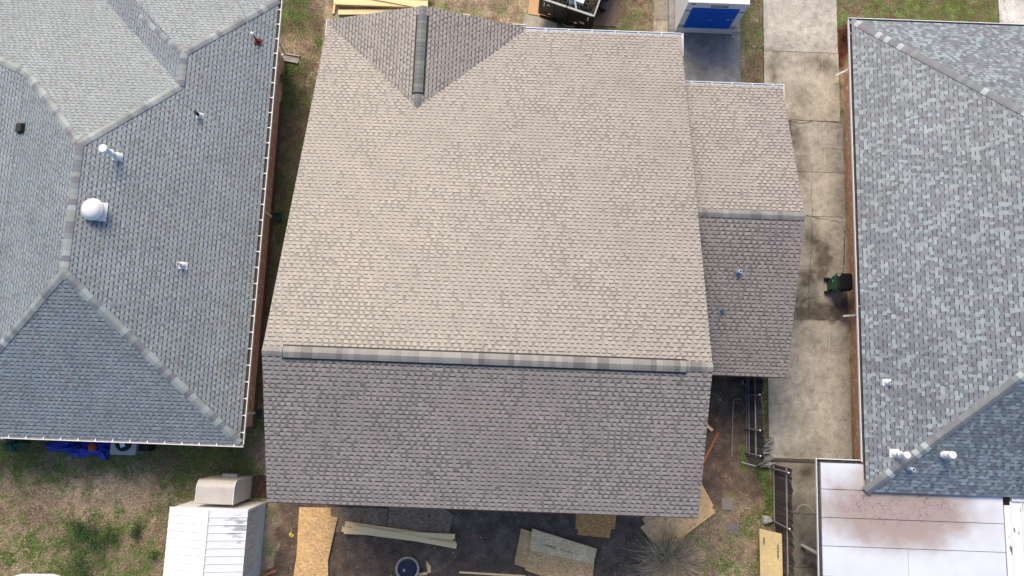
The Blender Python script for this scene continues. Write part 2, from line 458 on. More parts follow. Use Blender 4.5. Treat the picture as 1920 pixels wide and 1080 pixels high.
o = blades("right_lawn_grass", [(1572, -100, 1880, 50, 20000, .055)], 4)
tag(o, "greener lawn grass in front of the right house", "grass")
o = blades("yard_weeds", [(1290, 940, 1450, 1140, 16000, .06), (1380, 830, 1452, 985, 5000, .06), (1432, 690, 1446, 830, 1500, .06), (500, 945, 1300, 1120, 5000, .05)], 5)
tag(o, "thin weeds on the trodden rear yard by the board fence", "grass")

# ---- concrete
def slab_colour(base, stains, seed):
    def f(x, y):
        n = fbm(x, y, .8, seed, 5); n2 = fbm(x, y, .18, seed + 5, 3)
        n4 = fbm(x, y, .28, seed + 30, 4); k = .52 + .62 * n + .36 * n4
        c = np.array(base) * k[..., None]
        dk = np.zeros_like(x)
        for (u, v, rx, ry, amt) in stains:
            dk = dk + spot(x, y, u, v, rx, ry) * amt
        dk = np.clip(dk * (.1 + 1.5 * fbm(x, y, .22, seed + 9, 5)), 0, .72)
        c = c * (1 - dk[..., None] * np.array([.97, 1, 1.02]))
        sp = sstep(.60, .78, n2)[..., None] * .22
        return c * (1 - sp)
    return f
DRV = [(1470, 110, .7, .6, .35), (1450, 140, .35, .9, .45), (1540, 120, .5, .5, .45), (1558, 130, .4, .5, .35), (1500, 180, .6, .5, .35), (1480, 250, .5, .7, .5),
       (1500, 300, .35, 1.5, .5), (1460, 250, .5, 1.2, .5),
       (1520, 450, .45, .5, .75), (1548, 480, .35, .55, .7), (1515, 520, .6, .5, .8), (1500, 570, .9, .6, .8), (1570, 585, .9, .4, .95), (1530, 590, 1.2, .25, .8), (1545, 500, .35, .5, .6),
       (1590, 560, .3, .8, .6), (1500, 640, 1.0, .6, .28), (1460, 760, .9, 1.0, .25), (1530, 840, .7, .4, .35), (1590, 640, .4, .5, .35), (1480, 850, .8, .3, .3)]
drive = link("driveway", MB().box(10.30, 13.46, -2.12, 22, -.1, .012).mesh("driveway", Vector((0, 0, 0)), m_deck), (0, 0, 0), kind='structure')
def slab(name, parent, x0, x1, y0, y1, z, base, stains, seed, step=.05):
    o = grid_object(name, x0 + .008, x1 - .008, y0 + .010, y1 - .010, step, lambda x, y: np.full_like(x, z), slab_colour(base, stains, seed), m_conc, parent)
    return o
CON = (.42, .395, .35)
ylines = [22, P(1500, 98).y, P(1500, 226).y, P(1500, 322).y, P(1500, 405).y, P(1530, 599).y, -2.12]
for k in range(6):
    y1, y0 = ylines[k], ylines[k + 1]
    xs = [10.32, 13.48] if k in (0, 1) else ([10.32, 13.6] if k == 5 else [10.32, P(1510, (599 + 226) / 2).x + (.0 if k < 4 else .02), 13.6])
    if k in (2, 3, 4): xs = [10.32, 11.42, 13.6]
    if k == 1: xs = [10.32, 13.5]
    for j in range(len(xs) - 1):
        b = (.50, .47, .42) if k == 0 else ((.47, .43, .36) if k == 1 else CON)
        if k >= 2 and k < 5 and j == 0: b = (.34, .30, .25)
        slab("concrete_slab", drive, xs[j], xs[j + 1], y0, y1, .025 + .003 * (k % 2) + .0015 * j, b, DRV, 100 + k * 2 + j)
def crack(px, w, parent, col=(.06, .05, .042), z=.034, seed=1):
    R = random.Random(seed); pts = []
    for i in range(len(px) - 1):
        a = P(*px[i], z); b = P(*px[i + 1], z); n = max(2, int((b - a).length / .12))
        for k in range(n): pts.append(a.lerp(b, k / n) + Vector((R.gauss(0, .018), R.gauss(0, .018), 0)))
    pts.append(P(*px[-1], z)); mb = MB()
    for i in range(len(pts) - 1):
        d = (pts[i + 1] - pts[i]).normalized(); s_ = Vector((-d.y, d.x, 0)) * w * R.uniform(.4, 1.2)
        mb.face([pts[i] - s_, pts[i + 1] - s_, pts[i + 1] + s_, pts[i] + s_][::1], col)
    return mb.build("crack", m_conc, parent)
crack([(1478, 226), (1503, 231), (1530, 227), (1557, 228), (1577, 232)], .012, drive, seed=1)
crack([(1577, 232), (1574, 220), (1580, 205)], .008, drive, seed=2)
crack([(1505, 330), (1520, 342), (1523, 395), (1521, 470), (1516, 540), (1517, 596)], .010, drive, seed=3)
crack([(1512, 404), (1540, 410), (1580, 417)], .012, drive, seed=4)
crack([(1574, 140), (1577, 190)], .008, drive, seed=5)
crack([(1584, 430), (1583, 480), (1579, 520)], .02, drive, seed=6, col=(.10, .085, .07))
crack([(1540, 276), (1582, 281)], .006, drive, seed=7, col=(.2, .17, .14))
for k_, (a_y, b_y) in enumerate(((110, 225), (232, 320), (325, 400), (610, 680), (690, 800), (800, 850))):
    crack([(1541 + (a_y - 110) * .026, a_y), (1541 + (b_y - 110) * .026, b_y)], .016, drive, col=(.50, .47, .41), z=.033, seed=20 + k_)
pads = link("driveway_pad", MB().box(6.2, 9.34, 9, 22, -.1, .008).mesh("driveway_pad", Vector((0, 0, 0)), m_deck), (0, 0, 0), kind='structure')
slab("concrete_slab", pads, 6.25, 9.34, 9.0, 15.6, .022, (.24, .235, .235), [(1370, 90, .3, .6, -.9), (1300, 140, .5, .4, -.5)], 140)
slab("concrete_slab", pads, 6.25, 9.34, 15.6, 22, .024, (.30, .29, .27), [], 141)
slab("concrete_slab", pads, P(1225, 30).x, 6.24, P(1250, 38).y, 22, .022, (.36, .32, .27), [(1250, 20, .5, .8, .2)], 142)
slab("concrete_slab", pads, P(1225, 30).x, 6.24, 12.5, P(1250, 38).y, .025, (.40, .36, .28), [], 143)
walk = MB().prism([P(985, 26), P(1046, 38), P(1030, 110), P(962, 110)], -.05, .03, (.42, .38, .32)).build("front_walk", m_conc, kind='structure')
sidew = link("sidewalk", MB().box(P(1872, 20).x, 24, 14, 22, -.1, .008).mesh("sidewalk", Vector((0, 0, 0)), m_deck), (0, 0, 0), kind='structure')
slab("concrete_slab", sidew, P(1872, 20).x, 24, 14, 22, .02, (.60, .58, .56), [], 150)
patio = link("patio", MB().box(10.52, 18, -10, -2.2, -.1, .006).mesh("patio", Vector((0, 0, 0)), m_deck), (0, 0, 0), kind='structure')
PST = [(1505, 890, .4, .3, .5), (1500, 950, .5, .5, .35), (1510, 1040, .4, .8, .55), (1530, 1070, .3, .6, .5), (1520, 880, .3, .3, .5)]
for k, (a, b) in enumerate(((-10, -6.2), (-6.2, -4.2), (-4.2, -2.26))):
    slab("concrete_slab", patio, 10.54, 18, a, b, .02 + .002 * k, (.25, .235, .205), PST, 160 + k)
# ring mark left on the patio concrete
ring = MB(); cc = P(1509, 962, .026)
for k in range(26):
    a0 = math.pi * (.02 + .96 * k / 26) ; a1 = math.pi * (.02 + .96 * (k + 1) / 26)
    ring.face([(cc.x + .31 * math.cos(a0), cc.y + .31 * math.sin(a0), cc.z), (cc.x + .335 * math.cos(a0), cc.y + .335 * math.sin(a0), cc.z),
               (cc.x + .335 * math.cos(a1), cc.y + .335 * math.sin(a1), cc.z), (cc.x + .31 * math.cos(a1), cc.y + .31 * math.sin(a1), cc.z)], (.45, .44, .42))
ring.build("ring_stain", m_conc, patio)

# ------------------------------------------------------------------ shingle roofs
def clip(poly, win):                    # convex clip, win counter-clockwise
    for i in range(len(win)):
        ax, ay = win[i]; bx, by = win[(i + 1) % len(win)]; out = []
        for j in range(len(poly)):
            p = poly[j]; q = poly[(j + 1) % len(poly)]
            dp = (bx - ax) * (p[1] - ay) - (by - ay) * (p[0] - ax); dq = (bx - ax) * (q[1] - ay) - (by - ay) * (q[0] - ax)
            if dp >= 0: out.append(p)
            if (dp >= 0) != (dq >= 0):
                t = dp / (dp - dq); out.append((p[0] + t * (q[0] - p[0]), p[1] + t * (q[1] - p[1])))
        poly = out
        if len(poly) < 3: return []
    return poly
def ccw(w):
    a = sum(w[i][0] * w[(i + 1) % len(w)][1] - w[(i + 1) % len(w)][0] * w[i][1] for i in range(len(w)))
    return w if a > 0 else w[::-1]
EXP = .1425
class Roof:
    """collects the shingles of one house roof; the 300 largest in view become objects, the rest one mesh"""
    def __init__(s, house): s.house = house; s.cells = []; s.deck = MB(); s.planes = {}
    def plane(s, key, O, adir, sdir_, polys3, style, seed):
        O = Vector(O); a = Vector(adir).normalized(); sl = Vector(sdir_).normalized(); n = a.cross(sl)
        if n.z < 0: n = -n
        s.planes[key] = (O, n)
        polys = []
        for p3 in polys3:
            polys.append(ccw([((Vector(p) - O).dot(a), (Vector(p) - O).dot(sl)) for p in p3]))
            top = [O + a * q[0] + sl * q[1] - n * .006 for q in polys[-1]]
            if (top[1] - top[0]).cross(top[2] - top[1]).z < 0: top = top[::-1]
            s.deck.face(top)
            bot = [p - n * .12 for p in top]
            s.deck.face(bot[::-1])
            for i in range(len(top)):
                j = (i + 1) % len(top); s.deck.face([top[j], top[i], bot[i], bot[j]])
        R = random.Random(seed)
        smin = min(q[1] for w in polys for q in w); smax = max(q[1] for w in polys for q in w)
        for k in range(int(math.floor(smin / EXP)), int(math.ceil(smax / EXP))):
            s0 = k * EXP; s1 = s0 + EXP
            band = [clip([(-60, s0), (60, s0), (60, s1), (-60, s1)], w) for w in polys]
            xs = [q[0] for b_ in band for q in b_]
            if not xs: continue
            x = min(xs) - R.uniform(0, .2); xe = max(xs); rec = R.random() < .5
            while x < xe:
                if style == 'blend':
                    w = R.choice((.09, .12, .14, .155, .17))
                else:
                    w = R.uniform(.10, .142) if rec else R.uniform(.062, .108)
                p = O + a * (x + w / 2) + sl * (s0 + EXP / 2)
                u, v = proj(p)
                if -220 < u < 2140 and -220 < v < 1300:
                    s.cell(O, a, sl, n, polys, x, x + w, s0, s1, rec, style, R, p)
                x += w; rec = (not rec) if R.random() < .965 else rec
    def cell(s, O, a, sl, n, polys, x0, x1, s0, s1, rec, style, R, p):
        big = float(fbm(p.x, p.y, 1.3, 5 + int(O.x * 3) % 7, 3))
        r = R.random()
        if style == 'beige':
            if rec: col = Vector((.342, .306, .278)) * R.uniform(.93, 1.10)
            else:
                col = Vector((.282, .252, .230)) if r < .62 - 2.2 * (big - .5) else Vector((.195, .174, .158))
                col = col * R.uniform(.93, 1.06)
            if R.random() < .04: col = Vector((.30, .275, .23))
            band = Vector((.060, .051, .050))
        elif style == 'grey':
            if rec: col = Vector((.252, .298, .322)) * R.uniform(.93, 1.12)
            else: col = (Vector((.208, .243, .268)) if r < .62 - (big - .5) else Vector((.162, .188, .213))) * R.uniform(.93, 1.07)
            if R.random() < .08: col = Vector((.225, .222, .232))
            if R.random() < .08: col = Vector((.225, .26, .245))
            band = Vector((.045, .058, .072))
        else:
            if r < .50: col = Vector((.168, .198, .226))
            elif r < .61: col = Vector((.140, .157, .180))
            elif r < .80: col = Vector((.24, .28, .30))
            else: col = Vector((.275, .335, .36))
            if r < .72 and R.random() < .4: col = Vector((col[0] * 1.06, col[1] * .97, col[2] * .99))
            col = col * R.uniform(.9, 1.1)
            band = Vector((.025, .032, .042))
        col = col * (.90 + .22 * (big))
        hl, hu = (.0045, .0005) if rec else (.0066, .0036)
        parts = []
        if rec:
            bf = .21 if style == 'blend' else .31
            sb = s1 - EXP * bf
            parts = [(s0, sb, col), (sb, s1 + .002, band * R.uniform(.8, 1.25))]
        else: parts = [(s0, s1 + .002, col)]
        faces = []
        for (ya, yb, cl) in parts:
            for w in polys:
                q = clip([(x0 + .0003, ya), (x1 - .0003, ya), (x1 - .0003, yb), (x0 + .0003, yb)], w)
                if len(q) < 3: continue
                top = []
                for (xx, yy) in q:
                    t = (yy - s0) / EXP; h = hl + (hu - hl) * min(t, 1)
                    top.append(O + a * xx + sl * yy + n * h)
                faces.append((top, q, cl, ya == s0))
        if not faces: return
        cu, cv = proj(p)
        sc = 1.0 / ((p - CAM).dot(_D) ** 2)
        area = sum(abs(sum(q[i][0] * q[(i + 1) % len(q)][1] - q[(i + 1) % len(q)][0] * q[i][1] for i in range(len(q)))) for _, q, _, _ in faces) * sc
        view = abs(n.dot((p - CAM).normalized()))
        inframe = 6 < cu < 1914 and 6 < cv < 1074
        s.cells.append((area * view if inframe else 0, faces, n))
    @staticmethod
    def emit(mb, cell):
        _, faces, n = cell
        for top, q, cl, low in faces:
            t = top
            if (t[1] - t[0]).cross(t[2] - t[1]).dot(n) < 0: t = t[::-1]
            c = (cl[0], cl[1], cl[2])
            mb.face(t, c)
            for i in range(len(t)):
                j = (i + 1) % len(t)
                mb.face([t[j], t[i], t[i] - n * .012, t[j] - n * .012], c)
    def finish(s, label=None):
        roof = s.deck.build("roof", m_deck, s.house)
        s.cells.sort(key=lambda c: -c[0])
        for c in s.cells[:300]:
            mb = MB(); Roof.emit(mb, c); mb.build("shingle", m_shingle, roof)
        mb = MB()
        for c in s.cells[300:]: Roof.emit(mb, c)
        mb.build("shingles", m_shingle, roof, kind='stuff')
        s.roof = roof
        return roof

def cap_line(roof, p0, p1, nA, nB, width, pitch, cols, lift=.02, bands=False, name="ridge_shingle", seed=1, tip=True):
    """folded cap shingles from p0 to p1 (overlap runs p0 -> p1 uphill)"""
    p0 = Vector(p0); p1 = Vector(p1); d = (p1 - p0); L = d.length; d.normalize()
    sides = []
    for nn in (nA, nB):
        t = d.cross(nn).normalized()
        if t.z > 0: t = -t
        sides.append((t, nn))
    up = (nA + nB).normalized()
    R = random.Random(seed); n = max(1, round(L / pitch)); st = L / n
    half = width / 2
    protos = []
    for ci, c in enumerate(cols):
        mb = MB()
        def ring(x, h):
            pts = []
            for sgn, (t, nn) in ((0, sides[0]), (1, sides[1])):
                row = [d * x + t * half + nn * (h), d * x + t * half * .45 + nn * (h + .004)]
                pts.append(row)
            mid = d * x + up * (h + .002)
            return [pts[0][0], pts[0][1], mid, pts[1][1], pts[1][0]]
        lo = ring(0, lift + .008); hi = ring(st * 1.06, lift + .001)
        for k in range(4):
            q = [lo[k], lo[k + 1], hi[k + 1], hi[k]]
            if (q[1] - q[0]).cross(q[2] - q[1]).dot(up) < 0: q = q[::-1]
            mb.face(q, c)
        for k in range(4): mb.face([lo[k], lo[k + 1], lo[k + 1] - up * .02, lo[k] - up * .02], c)
        for e_ in (0, 4):
            mb.face([lo[e_], hi[e_], hi[e_] - up * (lift + .02), lo[e_] - up * (lift + .02)], c)
        protos.append(mb.mesh(name, Vector((0, 0, 0)), m_cap))
    for i in range(n):
        link(name, R.choice(protos), p0 + d * (st * i), roof)
    return sides

def gutter(house, a, b, outward, width=.12, brk=.6, trough=None, lip=.028, depth=.1, brackets=True, name="gutter"):
    """open eaves gutter along a-b: trough, front lip, back, hangers"""
    a = Vector(a); b = Vector(b); d = (b - a).normalized(); o = Vector(outward).normalized()
    z = Vector((0, 0, 1))
    c = (a + b) / 2; L = (b - a).length / 2
    mb = MB()
    mb.obox(c + o * (width - lip / 2) - z * (depth / 2 - .012), d * L, o * lip / 2, z * depth / 2)
    g = mb.build(name, m_white, house)
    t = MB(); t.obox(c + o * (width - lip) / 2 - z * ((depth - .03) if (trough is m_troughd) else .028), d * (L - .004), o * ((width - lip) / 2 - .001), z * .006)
    t.build("trough", trough or m_trough, g)
    if brackets:
        n = int(2 * L / brk); proto = None
        for k in range(n):
            p = a + d * (brk * (k + .5) + (2 * L - n * brk) / 2)
            if proto is None:
                q = MB(); q.obox((o * (width - lip) / 2 + z * .002), d * .014, o * ((width - lip) / 2 + .02), z * .006)
                q.obox((o * (width - lip - .02) + z * .004), d * .03, o * .02, z * .006)
                proto = q.mesh("bracket", Vector((0, 0, 0)), m_white)
            u, v = proj(p)
            if -60 < u < 1980 and -60 < v < 1140: link("bracket", proto, p, g)
    return g
def downspout(house, pts, w=.075, name="downspout"):
    mb = MB()
    for i in range(len(pts) - 1): mb.bar(pts[i], pts[i + 1], w, w * .8)
    return mb.build(name, m_white, house)

# ================================================================== MIDDLE HOUSE
XL, XR = -7.54, 6.2
YF, ZF, YR, ZR, YB, ZB = 14.0, 2.6, 1.02, 7.0, -3.68, 5.3
pf = (ZR - ZF) / (YF - YR); pb = (ZR - ZB) / (YR - YB)
mh = thing("house", (-.6, 5, 0), "middle house with beige laminated shingle roof and long ridge vent", "house")
w = MB()
w.box(XL + .35, XR - .3, YB + .4, YF - .45, 0, 2.45)
yv = YB + .4
def zroof_m(y): return (ZF + pf * (YF - y) if y > YR else ZB + pb * (y - YB)) - .2
for xx, sg in ((XL + .35, -1), (XR - .3, 1)):
    pts = [(xx, YF - .45, 2.45), (xx, YB + .4, 2.45), (xx, YB + .4, zroof_m(YB + .4)), (xx, YR, zroof_m(YR)), (xx, YF - .45, zroof_m(YF - .45))]
    w.face(pts if sg > 0 else pts[::-1])
w.face([(XL + .35, YB + .4, 2.45), (XR - .3, YB + .4, 2.45), (XR - .3, YB + .4, zroof_m(YB + .4)), (XL + .35, YB + .4, zroof_m(YB + .4))][::-1])
w.build("wall", m_siding, mh)
rm = Roof(mh)
GX, GY = -3.695, 14.14
GZ = ZF + pf * (.15 - GX)
GV = YF - (GZ - ZF) / pf                              # where the small ridge dies into the front slope
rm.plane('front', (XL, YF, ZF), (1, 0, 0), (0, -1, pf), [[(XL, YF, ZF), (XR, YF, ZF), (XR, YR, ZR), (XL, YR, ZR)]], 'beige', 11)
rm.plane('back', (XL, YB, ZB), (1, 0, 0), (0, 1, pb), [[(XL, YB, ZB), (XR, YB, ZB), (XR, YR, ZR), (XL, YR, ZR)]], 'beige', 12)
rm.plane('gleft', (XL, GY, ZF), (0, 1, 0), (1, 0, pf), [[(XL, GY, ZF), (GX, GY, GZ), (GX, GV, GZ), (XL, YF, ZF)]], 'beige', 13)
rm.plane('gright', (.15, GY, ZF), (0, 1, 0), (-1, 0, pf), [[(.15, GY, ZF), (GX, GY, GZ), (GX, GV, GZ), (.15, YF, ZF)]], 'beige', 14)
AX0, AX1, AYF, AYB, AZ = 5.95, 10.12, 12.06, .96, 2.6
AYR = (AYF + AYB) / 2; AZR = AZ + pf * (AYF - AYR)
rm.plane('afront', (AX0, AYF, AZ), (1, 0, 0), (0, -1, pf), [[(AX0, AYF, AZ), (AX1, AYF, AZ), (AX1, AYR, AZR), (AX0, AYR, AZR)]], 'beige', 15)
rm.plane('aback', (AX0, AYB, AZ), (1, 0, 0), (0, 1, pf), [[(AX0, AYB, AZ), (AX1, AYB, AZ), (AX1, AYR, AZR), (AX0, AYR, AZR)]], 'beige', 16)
roof_m = rm.finish()
nf = rm.planes['front'][1]; nb = rm.planes['back'][1]
CAPM = [(.225, .22, .205), (.25, .245, .228), (.285, .28, .26), (.165, .158, .152), (.235, .218, .205)]
CAPG = [(.135, .145, .145), (.16, .17, .168), (.12, .13, .13), (.175, .185, .18)]
cap_line(roof_m, (XL, YR, ZR), (XR, YR, ZR), nf, nb, .30, .17, CAPM, lift=.012, seed=3)
# ridge vent under a second run of caps
VX0, VX1 = P(530, 660, 7).x, P(1287, 686, 7).x
vent = MB()
for nn, yy in ((nf, 1), (nb, -1)):
    t = Vector((1, 0, 0)).cross(nn).normalized(); t = t if t.z < 0 else -t
    vent.obox(Vector(((VX0 + VX1) / 2, YR, ZR)) + t * .11 + nn * .018, Vector(((VX1 - VX0) / 2 + .012, 0, 0)), t * .115, nn * .018)
vent.build("ridge_vent", m_black, mh)
cap_line(roof_m, (VX0 + .01, YR, ZR), (VX1 - .01, YR, ZR), nf, nb, .335, .18, CAPM, lift=.045, seed=4)
ngl = rm.planes['gleft'][1]; ngr = rm.planes['gright'][1]
cap_line(roof_m, (GX, GV - .12, GZ - .01), (GX, GY, GZ), ngl, ngr, .29, .17, CAPG, lift=.012, seed=5)
gy0, gy1 = P(786, 174, GZ).y, P(793, 28, GZ).y
vent = MB()
for nn in (ngl, ngr):
    t = Vector((0, 1, 0)).cross(nn).normalized(); t = t if t.z < 0 else -t
    vent.obox(Vector((GX, (gy0 + gy1) / 2, GZ)) + t * .11 + nn * .018, Vector((0, (gy1 - gy0) / 2 + .012, 0)), t * .115, nn * .018)
vent.build("ridge_vent", m_black, mh)
cap_line(roof_m, (GX, gy0 + .01, GZ), (GX, gy1 - .01, GZ), ngl, ngr, .33, .18, CAPG, lift=.045, seed=6)
naf = rm.planes['afront'][1]; nab = rm.planes['aback'][1]
cap_line(roof_m, (6.15, AYR, AZR), (AX1, AYR, AZR), naf, nab, .30, .19, CAPM[:4], lift=.012, seed=7)
gutter(mh, (.17, YF, ZF), (XR + .02, YF, ZF), (0, 1, 0), .13, .9)
gutter(mh, (XR, YF - .78, ZF), (XR, YF + .13, ZF), (1, 0, 0), .10, 3, trough=m_trough, brackets=False)
gutter(mh, (XL - .02, YF + .02, ZF), (XL + .50, YF + .02, ZF), (0, 1, 0), .13, 3, brackets=False)
gutter(mh, (XL, YF - .75, ZF), (XL, YF + .13, ZF), (-1, 0, 0), .06, 3, brackets=False)
gutter(mh, (-.38, GY, ZF), (.17, GY, ZF), (0, 1, 0), .11, 3, brackets=False)
gutter(mh, (AX0 + .28, AYF, AZ), (AX1 + .02, AYF, AZ), (0, 1, 0), .12, .78)
gutter(mh, (AX1, AYF - .75, AZ), (AX1, AYF + .12, AZ), (1, 0, 0), .07, 3, brackets=False)
w = MB()
for x_, y_ in ((9.85, 11.7), (9.85, 6.5), (9.85, 1.3), (8.2, 1.3)): w.box(x_ - .06, x_ + .06, y_ - .06, y_ + .06, 0, 2.45)
w.box(AX0 - .1, AX1 - .2, AYF - .34, AYF - .22, 2.32, 2.48); w.box(AX1 - .33, AX1 - .21, AYB + .3, AYF - .35, 2.32, 2.48)
w.build("carport_frame", m_white, mh)
MB().box(AX0 - .02, AX1 - .02, AYB - .03, AYB - .005, AZ - .16, AZ - .02).build("fascia", m_brownwood, mh)
MB().box(XL + .01, XR - .01, YB - .03, YB - .005, ZB - .18, ZB - .02).build("fascia", m_brownwood, mh)

def pipe_vent(house, plane, u, v, h, r, col, flash_mat, plate=.16, cap=None, boot=True, up=None):
    """vent pipe standing plumb on a flashing that lies on the slope"""
    o, n = plane; p = on_plane(u, v, plane)
    plate *= .85; e1 = Vector((1, 0, 0)); e1 = (e1 - n * e1.dot(n)).normalized(); e2 = n.cross(e1)
    s_ = (-Vector((0, 0, 1)) + n * n.z)
    s_.normalize(); t_ = n.cross(s_)
    fl = MB(); fl.obox(p + n * .016 + s_ * plate * .15, s_ * plate, t_ * plate * .9, n * .003)
    if boot: fl.lathe(p + n * .015, [(r * 2.0, 0), (r * 1.6, .05), (r * 1.2, .11)], 14)
    f = fl.build("flashing", flash_mat, house)
    q = MB(); q.lathe(p, [(r, -.02), (r, h), (r * .72, h), (r * .70, h - .03)], 16)
    v_ = q.build("vent_pipe", col, house, smooth=False)
    if cap == 'hollow':
        MB().lathe(p + Vector((0, 0, h - .006)), [(r * .74, 0), (r * .74, .004)], 14).build("pipe_mouth", m_black, v_)
    elif cap == 'hood':
        MB().lathe(p + Vector((0, 0, h)), [(r * 1.05, -.05), (r * 1.75, -.02), (r * 1.75, .05), (r * 1.5, .07), (.01, .085)], 18).build("rain_cap", m_whitemetal, v_)
        MB().lathe(p + Vector((0, 0, h * .5)), [(r * 1.05, 0), (r * 1.5, -.02), (r * 1.5, .0), (r * 1.05, .04)], 18).build("storm_collar", m_whitemetal, v_)
    return v_
pipe_vent(mh, rm.planes['aback'], 1384, 511, .30, .055, m_whitemetal, m_blueflash, .15, 'hollow')
pipe_vent(mh, rm.planes['aback'], 1353, 582, .22, .035, m_blueflash, m_blueflash, .13, 'hollow')

# ================================================================== LEFT HOUSE
lx, ly0, ly1, lz, lp = -9.53, -2.12, 14.88, 2.6, .42
Cc = (-15.13, 3.48, lz + lp * 5.6); Dd = (-15.13, 8.0, lz + lp * 5.6)
Ee = (-12.42, 10.71, lz + lp * 2.89); Ff = (-12.42, 11.99, lz + lp * 2.89)
lh = thing("house", (-15, 5, 0), "left house with grey hipped shingle roof, white gutters and a domed roof fan", "house")
rl = Roof(lh)
A_ = (lx, ly1, lz); B_ = (lx, ly0, lz)
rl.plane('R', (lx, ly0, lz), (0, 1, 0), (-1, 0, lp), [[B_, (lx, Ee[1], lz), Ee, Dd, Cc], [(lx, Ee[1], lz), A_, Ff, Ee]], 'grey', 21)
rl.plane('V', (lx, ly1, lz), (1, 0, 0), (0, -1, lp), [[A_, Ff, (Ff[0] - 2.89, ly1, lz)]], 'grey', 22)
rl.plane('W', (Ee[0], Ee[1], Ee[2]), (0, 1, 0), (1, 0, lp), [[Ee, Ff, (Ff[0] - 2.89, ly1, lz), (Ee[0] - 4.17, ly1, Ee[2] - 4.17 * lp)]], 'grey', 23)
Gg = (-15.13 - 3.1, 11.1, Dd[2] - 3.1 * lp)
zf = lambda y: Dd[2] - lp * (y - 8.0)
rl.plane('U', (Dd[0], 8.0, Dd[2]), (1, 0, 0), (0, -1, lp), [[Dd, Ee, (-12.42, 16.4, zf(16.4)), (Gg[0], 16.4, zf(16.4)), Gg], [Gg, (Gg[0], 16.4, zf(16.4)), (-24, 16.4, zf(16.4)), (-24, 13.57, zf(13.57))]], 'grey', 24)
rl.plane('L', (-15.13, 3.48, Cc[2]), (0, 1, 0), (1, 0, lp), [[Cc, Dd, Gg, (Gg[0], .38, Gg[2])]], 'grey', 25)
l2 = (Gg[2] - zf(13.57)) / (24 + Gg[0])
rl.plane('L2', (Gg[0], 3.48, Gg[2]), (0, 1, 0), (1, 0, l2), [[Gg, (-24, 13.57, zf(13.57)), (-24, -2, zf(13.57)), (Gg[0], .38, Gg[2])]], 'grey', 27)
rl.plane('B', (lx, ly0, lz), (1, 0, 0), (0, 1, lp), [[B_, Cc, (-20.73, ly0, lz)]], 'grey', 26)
roof_l = rl.finish()
CAPL = [(.25, .285, .29), (.32, .37, .375), (.21, .235, .25), (.17, .19, .21), (.26, .285, .27), (.175, .175, .20), (.29, .33, .33)]
nR, nV, nW, nU, nL, nB_ = (rl.planes[k][1] for k in 'RVWULB')
cap_line(roof_l, B_, Cc, nR, nB_, .30, .20, CAPL, seed=31)
cap_line(roof_l, (-18.23, .38, Gg[2]), Cc, nL, nB_, .30, .20, CAPL, seed=32)
cap_line(roof_l, Cc, Dd, nR, nL, .29, .20, CAPL, seed=33, lift=.024)
cap_line(roof_l, Ee, Dd, nR, nU, .30, .20, CAPL, seed=34)
cap_line(roof_l, Gg, Dd, nL, nU, .30, .20, CAPL, seed=35)
cap_line(roof_l, (-22.5, 12.93, zf(12.93)), Gg, rl.planes['L2'][1], nU, .30, .20, CAPL, seed=36)
cap_line(roof_l, Ee, Ff, nR, nW, .29, .20, CAPL, seed=37, lift=.024)
cap_line(roof_l, A_, Ff, nR, nV, .30, .20, CAPL, seed=38)
cap_line(roof_l, P(264, 27, 2.85), Ff, nW, nV, .30, .20, CAPL, seed=39)
w = MB(); w.box(-19.9, lx - .42, ly0 + .5, 13.6, 0, 2.3); w.build("wall", m_brick, lh)
MB().box(lx - .415, lx - .34, ly0 + .4, 11.7, .05, .20).build("foundation_ledge", m_brownledge, lh)
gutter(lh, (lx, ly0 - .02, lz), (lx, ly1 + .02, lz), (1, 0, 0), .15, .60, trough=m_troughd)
gutter(lh, (-20.6, ly0, lz), (lx + .14, ly0, lz), (0, -1, 0), .12, .62, trough=mat("gutter_inside_mid", (.20, .21, .23), rough=.6, var=.3))
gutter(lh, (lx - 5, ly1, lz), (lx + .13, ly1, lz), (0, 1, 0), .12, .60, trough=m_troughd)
for (u, v, hh) in ((523, 103, .35), (503, 407, .30), (472, 774, .3)):
    q = P(u, v, hh); x0 = lx + .06
    downspout(lh, [(x0, q.y + (.45 if v < 200 else 0), 2.5), (lx - .30, q.y + (.25 if v < 200 else 0), 2.1), (lx - .30, q.y, .45), (q.x - .05, q.y, .22)])
R_ = rl.planes['R']
pipe_vent(lh, R_, 342, 498, .34, .06, m_whitemetal, m_whitemetal, .17, 'hollow')
pipe_vent(lh, R_, 374, 217, .40, .06, m_darkpipe, m_whitemetal, .15, 'hollow')
pipe_vent(lh, R_, 219, 294, .85, .085, m_whitemetal, m_whitemetal, .19, 'hood')
# domed roof fan
pd = on_plane(181, 396, R_); nr = R_[1]; s_ = Vector((1, 0, -lp)).normalized()
fan = MB(); fan.obox(pd + nr * .018, s_ * .33, Vector((0, .33, 0)), nr * .006)
fan.lathe(pd, [(.24, -.08), (.24, .26)], 24)
fo = fan.build("fan_base", m_whitemetal, lh)
MB().lathe(pd + Vector((0, 0, .24)), [(.30, -.01), (.385, -.02), (.385, .035), (.36, .05), (.345, .075), (.31, .135), (.24, .185), (.14, .215), (.03, .225)], 36).build("fan_dome", m_white, fo, smooth=True)
# dark box vent on the far slope
pL = rl.planes['L']; q = on_plane(41, 241, pL); nL_ = pL[1]; sL = Vector((-1, 0, -lp)).normalized()
bv = MB(); bv.obox(q + nL_ * .012, sL * .19, Vector((0, .19, 0)), nL_ * .004); bv.build("vent_flange", m_darkpipe, lh)
bv = MB(); bv.obox(q + nL_ * .08, sL * .14, Vector((0, .15, 0)), nL_ * .06); bv.build("box_vent", mat("dark_brown_metal", (.035, .028, .03), rough=.5, var=.1), lh)
